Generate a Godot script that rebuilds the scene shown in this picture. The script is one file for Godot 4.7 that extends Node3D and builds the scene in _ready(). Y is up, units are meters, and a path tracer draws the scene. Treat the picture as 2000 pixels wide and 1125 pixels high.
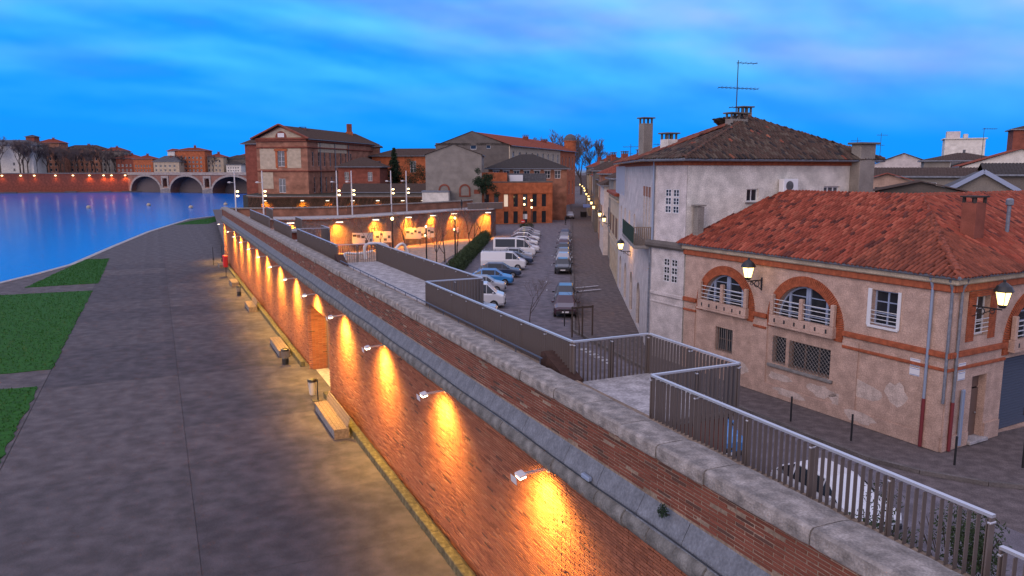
extends Node3D
# Dusk over a brick quay: promenade and river on one side, street with parked cars and old houses on the other.
# World: y up, metres; promenade level y = 0, street level y = 1.3, quay wall runs along z at x = 8.

class G:
	var v := PackedVector3Array()
	var n := PackedVector3Array()
	func trin(a: Vector3, b: Vector3, c: Vector3, na: Vector3, nb: Vector3, nc: Vector3) -> void:
		v.append(a); v.append(c); v.append(b)
		n.append(na); n.append(nc); n.append(nb)
	func tri(a: Vector3, b: Vector3, c: Vector3) -> void:
		var m := (b - a).cross(c - a).normalized()
		trin(a, b, c, m, m, m)
	func quad(a: Vector3, b: Vector3, c: Vector3, d: Vector3) -> void:
		tri(a, b, c)
		tri(a, c, d)
	func qo(a: Vector3, b: Vector3, c: Vector3, d: Vector3, ctr: Vector3) -> void:
		if (b - a).cross(c - a).dot((a + c) * 0.5 - ctr) >= 0.0:
			quad(a, b, c, d)
		else:
			quad(d, c, b, a)
	func to(a: Vector3, b: Vector3, c: Vector3, ctr: Vector3) -> void:
		if (b - a).cross(c - a).dot((a + b + c) / 3.0 - ctr) >= 0.0:
			tri(a, b, c)
		else:
			tri(c, b, a)
	func box(c: Vector3, s: Vector3, b := Basis.IDENTITY, bev := 0.0) -> void:
		var h := s * 0.5
		var ax := [b.x, b.y, b.z]
		var hs := [h.x, h.y, h.z]
		for i in 3:
			var j := (i + 1) % 3
			var k := (i + 2) % 3
			for sg in [-1.0, 1.0]:
				var o: Vector3 = c + ax[i] * (hs[i] * sg)
				var p: Vector3 = ax[j] * (hs[j] - bev)
				var q: Vector3 = ax[k] * (hs[k] - bev)
				qo(o - p - q, o + p - q, o + p + q, o - p + q, c)
			if bev > 0.0:
				for sj in [-1.0, 1.0]:
					for sk in [-1.0, 1.0]:
						var l: Vector3 = ax[i] * (hs[i] - bev)
						var e1: Vector3 = c + ax[j] * (hs[j] * sj) + ax[k] * ((hs[k] - bev) * sk)
						var e2: Vector3 = c + ax[j] * ((hs[j] - bev) * sj) + ax[k] * (hs[k] * sk)
						qo(e1 - l, e1 + l, e2 + l, e2 - l, c)
		if bev > 0.0:
			for sx in [-1.0, 1.0]:
				for sy in [-1.0, 1.0]:
					for sz in [-1.0, 1.0]:
						var px: Vector3 = c + b.x * (h.x * sx) + b.y * ((h.y - bev) * sy) + b.z * ((h.z - bev) * sz)
						var py: Vector3 = c + b.x * ((h.x - bev) * sx) + b.y * (h.y * sy) + b.z * ((h.z - bev) * sz)
						var pz: Vector3 = c + b.x * ((h.x - bev) * sx) + b.y * ((h.y - bev) * sy) + b.z * (h.z * sz)
						to(px, py, pz, c)
	func bar(p0: Vector3, p1: Vector3, w: float, t: float, upv := Vector3.UP) -> void:   # rectangular bar from p0 to p1, w across, t along upv
		var d := (p1 - p0)
		var z := d.normalized()
		var x := upv.cross(z)
		if x.length() < 0.01:
			x = Vector3.RIGHT.cross(z)
		x = x.normalized()
		var y := z.cross(x)
		box((p0 + p1) * 0.5, Vector3(w, t, d.length()), Basis(x, y, z))
	func cyl(p0: Vector3, p1: Vector3, r0: float, r1: float, seg := 8, caps := true) -> void:
		var z := (p1 - p0).normalized()
		var x := Vector3.UP.cross(z)
		if x.length() < 0.01:
			x = Vector3.RIGHT.cross(z)
		x = x.normalized()
		var y := z.cross(x)
		for i in seg:
			var a := TAU * i / seg
			var b := TAU * (i + 1) / seg
			var da := x * cos(a) + y * sin(a)
			var db := x * cos(b) + y * sin(b)
			trin(p0 + da * r0, p0 + db * r0, p1 + db * r1, da, db, db)
			trin(p0 + da * r0, p1 + db * r1, p1 + da * r1, da, db, da)
			if caps:
				tri(p0, p0 + db * r0, p0 + da * r0)
				if r1 > 0.001:
					tri(p1, p1 + da * r1, p1 + db * r1)
	func tube(pts: Array, r: float, seg := 6) -> void:
		for i in pts.size() - 1:
			cyl(pts[i], pts[i + 1], r, r, seg, true)
	func lathe(c: Vector3, prof: Array, seg := 12) -> void:   # prof: Vector2(radius, height), from the bottom up
		for k in prof.size() - 1:
			var p: Vector2 = prof[k]
			var q: Vector2 = prof[k + 1]
			var nn := Vector2(q.y - p.y, p.x - q.x).normalized()
			for i in seg:
				var a := TAU * i / seg
				var b := TAU * (i + 1) / seg
				var da := Vector3(cos(a), 0, -sin(a))
				var db := Vector3(cos(b), 0, -sin(b))
				var na := da * nn.x + Vector3.UP * nn.y
				var nb := db * nn.x + Vector3.UP * nn.y
				trin(c + da * p.x + Vector3.UP * p.y, c + db * p.x + Vector3.UP * p.y, c + db * q.x + Vector3.UP * q.y, na, nb, nb)
				trin(c + da * p.x + Vector3.UP * p.y, c + db * q.x + Vector3.UP * q.y, c + da * q.x + Vector3.UP * q.y, na, nb, na)
	func ball(c: Vector3, r: float, sc := Vector3.ONE, seg := 10) -> void:
		var rows := seg / 2
		for j in rows:
			var t0 := PI * j / rows - PI / 2
			var t1 := PI * (j + 1) / rows - PI / 2
			for i in seg:
				var a := TAU * i / seg
				var b := TAU * (i + 1) / seg
				var p := [Vector3(cos(t0) * cos(a), sin(t0), -cos(t0) * sin(a)), Vector3(cos(t0) * cos(b), sin(t0), -cos(t0) * sin(b)), Vector3(cos(t1) * cos(b), sin(t1), -cos(t1) * sin(b)), Vector3(cos(t1) * cos(a), sin(t1), -cos(t1) * sin(a))]
				trin(c + p[0] * sc * r, c + p[1] * sc * r, c + p[2] * sc * r, p[0], p[1], p[2])
				trin(c + p[0] * sc * r, c + p[2] * sc * r, c + p[3] * sc * r, p[0], p[2], p[3])
	func poly(pts: Array, up_side := true) -> void:    # flat polygon from 3D points
		var flat := PackedVector2Array()
		var nn := Vector3.ZERO
		for i in pts.size():
			var p: Vector3 = pts[i]
			var q: Vector3 = pts[(i + 1) % pts.size()]
			nn += p.cross(q)
		nn = nn.normalized()
		var x := (pts[1] - pts[0]) as Vector3
		x = x.normalized()
		var y := nn.cross(x)
		for p in pts:
			flat.append(Vector2(p.dot(x), p.dot(y)))
		var idx := Geometry2D.triangulate_polygon(flat)
		var want := Vector3.UP if up_side else nn
		for i in range(0, idx.size(), 3):
			var a: Vector3 = pts[idx[i]]
			var b: Vector3 = pts[idx[i + 1]]
			var c: Vector3 = pts[idx[i + 2]]
			if (b - a).cross(c - a).dot(want) >= 0:
				tri(a, b, c)
			else:
				tri(a, c, b)
	func slab(pts: Array, y0: float, y1: float) -> void:   # upright prism over a plan of Vector2(x, z)
		var top := []
		var ctr := Vector2.ZERO
		for p in pts:
			top.append(Vector3(p.x, y1, p.y))
			ctr += p
		ctr /= pts.size()
		poly(top)
		for i in pts.size():
			var p: Vector2 = pts[i]
			var q: Vector2 = pts[(i + 1) % pts.size()]
			var a := Vector3(p.x, y0, p.y)
			var b := Vector3(q.x, y0, q.y)
			var c := Vector3(q.x, y1, q.y)
			var d := Vector3(p.x, y1, p.y)
			var area := 0.0
			for k in pts.size():
				area += pts[k].cross(pts[(k + 1) % pts.size()])
			if area < 0.0:
				quad(a, b, c, d)
			else:
				quad(b, a, d, c)
	func wall(o: Vector3, r: Vector3, w: float, h: float, holes: Array, deep := 0.2) -> void:
		# a wall face seen from outside: o its lower left corner, r to the right; holes are [x0, y0, x1, y1, rise of an arched head]
		var u := Vector3.UP
		var inn := -r.cross(u) * deep
		var xs := [0.0, w]
		var ys := [0.0, h]
		for q in holes:
			for e in [q[0], q[2]]:
				if not xs.has(e): xs.append(e)
			for e in [q[1], q[3]]:
				if not ys.has(e): ys.append(e)
		xs.sort()
		ys.sort()
		for i in xs.size() - 1:
			for j in ys.size() - 1:
				var mx: float = (xs[i] + xs[i + 1]) * 0.5
				var my: float = (ys[j] + ys[j + 1]) * 0.5
				var open := false
				for q in holes:
					if mx > q[0] and mx < q[2] and my > q[1] and my < q[3]:
						open = true
				if not open:
					quad(o + r * xs[i] + u * ys[j], o + r * xs[i + 1] + u * ys[j], o + r * xs[i + 1] + u * ys[j + 1], o + r * xs[i] + u * ys[j + 1])
		for q in holes:
			var a: Vector3 = o + r * q[0] + u * q[1]
			var b: Vector3 = o + r * q[2] + u * q[1]
			var rise: float = q[4] if q.size() > 4 else 0.0
			var hh: float = q[3] - rise
			var c: Vector3 = o + r * q[2] + u * hh
			var d: Vector3 = o + r * q[0] + u * hh
			quad(a, b, b + inn, a + inn)
			quad(b, c, c + inn, b + inn)
			quad(d, a, a + inn, d + inn)
			if rise <= 0.0:
				quad(c, d, d + inn, c + inn)
			else:
				var cx: float = (q[0] + q[2]) * 0.5
				var hw: float = (q[2] - q[0]) * 0.5
				var seg := 16
				for k in seg:
					var t0 := PI - PI * k / seg
					var t1 := PI - PI * (k + 1) / seg
					var p0: Vector3 = o + r * (cx + cos(t0) * hw) + u * (hh + sin(t0) * rise)
					var p1: Vector3 = o + r * (cx + cos(t1) * hw) + u * (hh + sin(t1) * rise)
					var e0: Vector3 = o + r * (cx + cos(t0) * hw) + u * q[3]
					var e1: Vector3 = o + r * (cx + cos(t1) * hw) + u * q[3]
					quad(p0, p1, e1, e0)
					quad(p1, p0, p0 + inn, p1 + inn)
	func corrug(a: Vector3, b: Vector3, c: Vector3, d: Vector3, pitch: float, amp: float) -> void:
		# roof slope: eave a to b, ridge d to c (d == c for a triangle), laid in rounded columns of tiles running up the slope
		var ex := (b - a).normalized()
		var L := (b - a).length()
		var nn := (b - a).cross(d - a)
		if nn.length() < 0.001:
			nn = (b - a).cross(c - a)
		nn = nn.normalized()
		var up := nn.cross(ex)
		var H := (d - a).dot(up)
		var xd := (d - a).dot(ex)
		var xc := (c - a).dot(ex)
		var cols := maxi(2, int(L / pitch))
		var sub := 4
		var N := cols * sub
		for i in N:
			var x0 := L * i / N
			var x1 := L * (i + 1) / N
			var p := []
			for x in [x0, x1]:
				var h := H
				if xd > 0.01 and x < xd: h = minf(h, H * x / xd)
				if xc < L - 0.01 and x > xc: h = minf(h, H * (L - x) / (L - xc))
				var lift := nn * (amp * absf(sin(PI * x / L * cols)))
				p.append(a + ex * x + lift)
				p.append(a + ex * x + up * h + lift)
			if (p[1] - p[0]).length() > 0.01 or (p[3] - p[2]).length() > 0.01:
				quad(p[0], p[2], p[3], p[1])
	func mesh() -> ArrayMesh:
		var m := ArrayMesh.new()
		var arr := []
		arr.resize(Mesh.ARRAY_MAX)
		arr[Mesh.ARRAY_VERTEX] = v
		arr[Mesh.ARRAY_NORMAL] = n
		m.add_surface_from_arrays(Mesh.PRIMITIVE_TRIANGLES, arr)
		return m

var M := {}
var T := {}
var taken := {}
var rng := RandomNumberGenerator.new()

func numbered(called: String) -> String:
	if not taken.has(called):
		taken[called] = 0
		return called
	taken[called] += 1
	return "%s_%03d" % [called, taken[called]]

func tag(o: Node, label: String, category: String, group := "") -> void:
	o.set_meta("label", label)
	o.set_meta("category", category)
	if group != "":
		o.set_meta("group", group)

func thing(called: String, label: String, category: String, at := Vector3.ZERO, turn := 0.0, group := "") -> Node3D:
	var o := Node3D.new()
	o.name = numbered(called)
	add_child(o)
	o.position = at
	o.rotation.y = turn
	tag(o, label, category, group)
	return o

func put(called: String, mesh: Mesh, m: Material, parent: Node3D, at := Vector3.ZERO) -> MeshInstance3D:
	var o := MeshInstance3D.new()
	o.name = called
	o.mesh = mesh
	o.material_override = m
	o.position = at
	parent.add_child(o, true)
	return o

func obj(called: String, g: G, m: Material, parent: Node3D) -> MeshInstance3D:
	return put(called, g.mesh(), m, parent)

func struct(called: String, g: G, m: Material) -> MeshInstance3D:
	var o := put(numbered(called), g.mesh(), m, self)
	o.set_meta("kind", "structure")
	return o

func copy(o: Node3D, label := "") -> Node3D:
	var c: Node3D = o.duplicate()
	c.name = numbered(String(o.name).rstrip("0123456789").trim_suffix("_"))
	add_child(c)
	if label != "":
		c.set_meta("label", label)
	return c

func stuff_copies(called: String, mesh: Mesh, m: Material, places: Array, colors: Array, parent: Node3D) -> void:
	var mm := MultiMesh.new()
	mm.transform_format = MultiMesh.TRANSFORM_3D
	mm.use_colors = true
	mm.mesh = mesh
	mm.instance_count = places.size()
	for i in places.size():
		mm.set_instance_transform(i, places[i])
		mm.set_instance_color(i, colors[i])
	var o := MultiMeshInstance3D.new()
	o.name = called
	o.multimesh = mm
	o.material_override = m
	o.set_meta("kind", "stuff")
	parent.add_child(o, true)

func lin(r: float, g: float, b: float) -> Color:
	return Color(r, g, b).linear_to_srgb()

func noise_tex(seed_: int, freq: float, lo: float, hi: float, oct := 4, normal := false, kind := FastNoiseLite.TYPE_SIMPLEX_SMOOTH, size := 512) -> NoiseTexture2D:
	var f := FastNoiseLite.new()
	f.seed = seed_
	f.noise_type = kind
	f.frequency = freq
	f.fractal_octaves = oct
	f.fractal_gain = 0.55
	var t := NoiseTexture2D.new()
	t.width = size
	t.height = size
	t.seamless = true
	t.noise = f
	if normal:
		t.as_normal_map = true
		t.bump_strength = 6.0
	else:
		var r := Gradient.new()
		r.offsets = PackedFloat32Array([0.15, 0.85])
		r.colors = PackedColorArray([Color(lo, lo, lo), Color(hi, hi, hi)])
		t.color_ramp = r
	return t

# key, linear base colour, roughness, size of the fine pattern (per metre), size of the coarse one, which textures
func mat(key: String, r: float, g: float, b: float, rough := 0.9, fine := 0.7, coarse := 0.11, bump := 0.5, coarse_tex := "blot") -> StandardMaterial3D:
	var m := StandardMaterial3D.new()
	m.resource_name = key
	m.albedo_color = lin(minf(r * 1.22, 1.0), minf(g * 1.22, 1.0), minf(b * 1.22, 1.0))
	m.roughness = rough
	m.metallic_specular = 0.35
	if fine > 0.0:
		m.albedo_texture = T.fine
		m.uv1_triplanar = true
		m.uv1_world_triplanar = true
		m.uv1_scale = Vector3.ONE * fine
	if coarse > 0.0:
		m.detail_enabled = true
		m.detail_albedo = T[coarse_tex]
		m.detail_blend_mode = BaseMaterial3D.BLEND_MODE_MUL
		m.detail_uv_layer = BaseMaterial3D.DETAIL_UV_2
		m.uv2_triplanar = true
		m.uv2_world_triplanar = true
		m.uv2_scale = Vector3.ONE * coarse
	if bump > 0.0 and fine > 0.0:
		m.normal_enabled = true
		m.normal_texture = T.bump
		m.normal_scale = bump
	M[key] = m
	return m

func flat(key: String, r: float, g: float, b: float, rough := 0.6, metal := 0.0) -> StandardMaterial3D:
	var m := StandardMaterial3D.new()
	m.resource_name = key
	m.albedo_color = lin(r, g, b)
	m.roughness = rough
	m.metallic = metal
	M[key] = m
	return m

func glow(key: String, r: float, g: float, b: float, e: float) -> StandardMaterial3D:
	var m := StandardMaterial3D.new()
	m.resource_name = key
	m.albedo_color = Color(0.9, 0.9, 0.85)
	m.emission_enabled = true
	m.emission = lin(r, g, b)
	m.emission_energy_multiplier = e
	M[key] = m
	return m

func tinted(key: String, rough: float, fine := 0.0) -> StandardMaterial3D:   # takes its colour from each copy
	var m := StandardMaterial3D.new()
	m.resource_name = key
	m.albedo_color = Color.WHITE
	m.vertex_color_use_as_albedo = true
	m.roughness = rough
	m.metallic_specular = 0.3
	if fine > 0.0:
		m.albedo_texture = T.fine
		m.uv1_triplanar = true
		m.uv1_world_triplanar = true
		m.uv1_scale = Vector3.ONE * fine
		m.normal_enabled = true
		m.normal_texture = T.bump
		m.normal_scale = 0.5
	M[key] = m
	return m

func shade(m: StandardMaterial3D, k: Color, key: String) -> StandardMaterial3D:   # the same stuff in another tone
	var c: StandardMaterial3D = m.duplicate()
	c.resource_name = key
	c.albedo_color = Color(m.albedo_color.r * k.r, m.albedo_color.g * k.g, m.albedo_color.b * k.b)
	return c

func sky_texture() -> ImageTexture:
	var W := 1536
	var H := 768
	var im := Image.create(W, H, false, Image.FORMAT_RGBF)
	var nz := FastNoiseLite.new()
	nz.seed = 11
	nz.frequency = 1.0
	nz.fractal_octaves = 7
	nz.fractal_gain = 0.55
	var wisp := FastNoiseLite.new()
	wisp.seed = 5
	wisp.frequency = 1.0
	wisp.fractal_octaves = 6
	for y in H:
		var el := (0.5 - (y + 0.5) / H) * PI
		if el < 0.0:
			im.fill_rect(Rect2i(0, y, W, H - y), Color(0.16, 0.17, 0.22))
			break
		for x in W:
			var az := (x + 0.5) / W * TAU      # 0 at -z, growing towards +x
			var d := Vector3(sin(az) * cos(el), sin(el), -cos(az) * cos(el))
			# cloud deck projected on a high plane
			var k := 1.0 / (d.y + 0.16)
			var px := d.x * k
			var pz := d.z * k
			var c := nz.get_noise_3d(px * 0.42 + pz * 0.22, pz * 0.85 - px * 0.36, 3.0)
			var wv := wisp.get_noise_3d(px * 0.7 - pz * 0.2, pz * 1.6 + px * 0.55, 9.0)
			var side := 0.5 - 0.5 * cos(az + 0.35)      # clear towards the river, veiled the other way
			var veil := smoothstep(0.10, 0.65, el) * 0.95 + side * 1.9 * smoothstep(0.0, 0.24, el) + c * 0.36 * smoothstep(0.02, 0.2, el) - 0.03
			veil = clampf(veil, 0.0, 1.0)
			var blue := Color(0.003, 0.25, 0.86).lerp(Color(0.0, 0.215, 0.80), smoothstep(0.0, 0.3, el))
			blue = blue.lerp(Color(0.09, 0.58, 1.0), clampf(wv * 0.9 + 0.34, 0.0, 1.0) * smoothstep(0.0, 0.2, el))
			var cl := Color(0.20, 0.42, 0.86).lerp(Color(0.64, 0.60, 0.82), clampf(veil * 0.95 + c * 0.6 - 0.08, 0.0, 1.0))
			im.set_pixel(x, y, blue.lerp(cl, veil))
	return ImageTexture.create_from_image(im)

func surroundings() -> void:
	var cam := Camera3D.new()
	cam.name = "camera"
	cam.position = Vector3(0, 12, 0)
	cam.rotation_degrees = Vector3(-8.736, -24.762, 0)
	cam.fov = 41.112
	cam.near = 0.1
	cam.far = 3000.0
	add_child(cam)
	cam.current = true
	var e := Environment.new()
	e.background_mode = Environment.BG_SKY
	var s := Sky.new()
	var p := PanoramaSkyMaterial.new()
	p.panorama = sky_texture()
	s.sky_material = p
	e.sky = s
	e.tonemap_mode = Environment.TONE_MAPPER_LINEAR
	e.tonemap_exposure = 1.28
	e.sdfgi_enabled = true
	e.ssao_enabled = true
	e.ssil_enabled = true
	var we := WorldEnvironment.new()
	we.environment = e
	add_child(we)
	var sun := DirectionalLight3D.new()          # last glow of the western sky, behind the left shoulder
	sun.name = "sun"
	sun.light_energy = 0.5
	sun.light_color = Color(1.0, 0.89, 0.85)
	sun.light_angular_distance = 60.0
	sun.shadow_enabled = true
	sun.rotation_degrees = Vector3(-17, -62, 0)
	add_child(sun)

func textures() -> void:
	T.fine = noise_tex(1, 0.03, 0.80, 1.0, 5)
	T.blot = noise_tex(2, 0.012, 0.78, 1.0, 5)
	T.patch = noise_tex(3, 0.008, 0.66, 1.0, 6)
	T.grain = noise_tex(9, 0.11, 0.42, 1.0, 5, false, FastNoiseLite.TYPE_SIMPLEX_SMOOTH, 1024)
	T.soft = noise_tex(7, 0.010, 0.84, 1.0, 6)
	T.bump = noise_tex(4, 0.04, 0, 1, 4, true)
	T.ripple = noise_tex(6, 0.02, 0, 1, 3, true)
	mat("mortar", 0.33, 0.24, 0.17)
	mat("brick_far", 0.27, 0.10, 0.055, 0.9, 1.6, 0.12)
	mat("coping", 0.37, 0.33, 0.295, 0.95, 1.2, 0.5, 1.0, "patch")
	mat("ledge", 0.21, 0.225, 0.25, 0.9, 0.9, 0.35, 0.8)
	mat("cordon", 0.23, 0.22, 0.20, 0.9, 1.1, 0.5, 0.8, "patch")
	mat("kerb_moss", 0.17, 0.15, 0.085, 0.95, 1.5, 0.6, 0.8, "patch")
	mat("concrete", 0.205, 0.18, 0.185, 0.92, 0.35, 0.13, 0.4, "blot")
	M.concrete.albedo_texture = T.grain
	M.concrete_b = shade(M.concrete, Color(0.93, 0.93, 0.94), "concrete_b")
	M.concrete_c = shade(M.concrete, Color(1.06, 1.05, 1.04), "concrete_c")
	mat("pale_concrete", 0.46, 0.43, 0.42, 0.9, 0.7, 0.3, 0.3)
	mat("joint", 0.10, 0.09, 0.088)
	mat("grass", 0.025, 0.12, 0.012, 1.0, 1.5, 0.3, 0.6)
	mat("asphalt", 0.19, 0.17, 0.19, 0.9, 1.3, 0.16, 0.5)
	mat("pavement", 0.165, 0.135, 0.13, 0.92, 1.0, 0.25, 0.5)
	mat("kerbstone", 0.17, 0.15, 0.14)
	mat("sand", 0.42, 0.31, 0.24, 1.0, 1.0, 0.2, 0.4)
	mat("paint_white", 0.55, 0.55, 0.56, 0.8, 1.5, 0.8, 0.2)
	mat("soil", 0.06, 0.05, 0.03)
	mat("plaster_pink", 0.53, 0.365, 0.285, 0.92, 0.8, 0.22, 0.35, "soft")
	mat("plaster_cream", 0.52, 0.42, 0.30, 0.92, 0.8, 0.16, 0.3, "soft")
	mat("plaster_lilac", 0.60, 0.54, 0.51, 0.92, 0.8, 0.2, 0.3, "soft")
	mat("plaster_white", 0.72, 0.68, 0.60, 0.92, 0.8, 0.17, 0.3, "soft")
	mat("plaster_grey", 0.26, 0.235, 0.205, 0.95, 0.7, 0.09, 0.4, "soft")
	mat("plaster_dark", 0.15, 0.13, 0.115, 0.95, 0.7, 0.1, 0.4, "soft")
	mat("bridge_stone", 0.42, 0.36, 0.31, 0.9, 0.6, 0.1, 0.4)
	mat("bridge_brick", 0.33, 0.16, 0.115, 0.9, 0.6, 0.1, 0.4)
	mat("bare_plaster", 0.60, 0.48, 0.41, 0.92, 0.8, 0.3, 0.4, "soft")
	mat("stone_grey", 0.30, 0.28, 0.26, 0.9, 1.0, 0.3, 0.6)
	mat("brick_orange", 0.50, 0.145, 0.06, 0.9, 1.5, 0.12)
	mat("brick_red", 0.28, 0.085, 0.055, 0.9, 1.5, 0.12)
	mat("brick_rose", 0.44, 0.205, 0.13, 0.92, 1.4, 0.1, 0.5, "patch")
	mat("band_orange", 0.43, 0.115, 0.05, 0.8, 1.5, 0.5, 0.4)
	mat("roof_red", 0.27, 0.065, 0.035, 0.9, 1.6, 0.3)
	mat("roof_brown", 0.085, 0.055, 0.042, 0.95, 1.6, 0.3)
	mat("roof_dark", 0.06, 0.05, 0.045, 0.95, 1.6, 0.3)
	mat("roof_slate", 0.12, 0.12, 0.13, 0.8, 1.2, 0.3)
	mat("zinc", 0.22, 0.24, 0.28, 0.45, 1.0, 0.5, 0.2)
	mat("timber", 0.30, 0.22, 0.155, 0.85, 3.0, 1.0, 0.6)
	mat("corten", 0.07, 0.035, 0.025, 0.85, 2.0, 0.8)
	mat("bark", 0.075, 0.055, 0.045, 0.95, 2.0, 0.0)
	mat("twig", 0.15, 0.115, 0.105, 0.95, 2.0, 0.0)
	mat("leaf_dark", 0.018, 0.036, 0.018, 0.9, 2.0, 0.0)
	mat("leaf_hedge", 0.035, 0.055, 0.022, 0.9, 2.0, 0.0)
	tinted("bricks", 0.92, 2.5)
	tinted("tiles", 0.85, 2.5)
	flat("steel_slat", 0.145, 0.115, 0.10, 0.5, 0.2)
	flat("steel_rail", 0.55, 0.55, 0.58, 0.35, 0.6)
	flat("dark_iron", 0.02, 0.02, 0.022, 0.5)
	flat("black_paint", 0.015, 0.015, 0.016, 0.45)
	flat("pale_post", 0.55, 0.52, 0.52, 0.5)
	flat("shutter_blue", 0.055, 0.07, 0.105, 0.6)
	flat("frame_blue", 0.24, 0.29, 0.40, 0.6)
	flat("frame_white", 0.60, 0.60, 0.60, 0.6)
	flat("frame_brown", 0.13, 0.08, 0.06, 0.7)
	flat("pipe_blue", 0.22, 0.27, 0.36, 0.5)
	flat("pipe_red", 0.16, 0.02, 0.025, 0.6)
	flat("plastic_white", 0.65, 0.65, 0.65, 0.5)
	flat("red_paint", 0.60, 0.02, 0.02, 0.5)
	flat("bag", 0.40, 0.37, 0.36, 0.6)
	flat("sign_blue", 0.05, 0.10, 0.30, 0.5)
	flat("tyre", 0.012, 0.012, 0.012, 0.9)
	flat("rim", 0.30, 0.30, 0.32, 0.35, 0.7)
	flat("car_trim", 0.02, 0.02, 0.022, 0.6)
	flat("skin", 0.45, 0.28, 0.21, 0.7)
	flat("cloth_dark", 0.02, 0.02, 0.025, 0.9)
	flat("hair", 0.02, 0.014, 0.01, 0.8)
	flat("glass_dark", 0.02, 0.024, 0.03, 0.08)
	flat("glass_grey", 0.07, 0.075, 0.085, 0.12)
	glow("glow_warm", 1.0, 0.72, 0.30, 5.0)
	glow("glow_white", 1.0, 0.82, 0.55, 7.0)
	glow("glow_lantern", 1.0, 0.66, 0.20, 3.2)
	glow("glow_window", 1.0, 0.62, 0.25, 0.3)
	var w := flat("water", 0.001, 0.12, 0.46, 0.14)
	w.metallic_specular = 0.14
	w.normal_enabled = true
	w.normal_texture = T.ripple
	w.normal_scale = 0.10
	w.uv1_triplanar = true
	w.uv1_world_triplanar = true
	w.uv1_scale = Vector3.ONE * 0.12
	var gl := flat("clear_glass", 0.6, 0.65, 0.7, 0.05)
	gl.transparency = BaseMaterial3D.TRANSPARENCY_ALPHA
	gl.albedo_color.a = 0.25

# ---------------------------------------------------------------- setting
func V2(a: Array) -> Array:
	var o := []
	for i in range(0, a.size(), 2):
		o.append(Vector2(a[i], a[i + 1]))
	return o

func sheet(pts: Array, y: float) -> G:
	var g := G.new()
	var p := []
	for q in pts:
		p.append(Vector3(q.x, y, q.y))
	g.poly(p)
	return g

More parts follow.
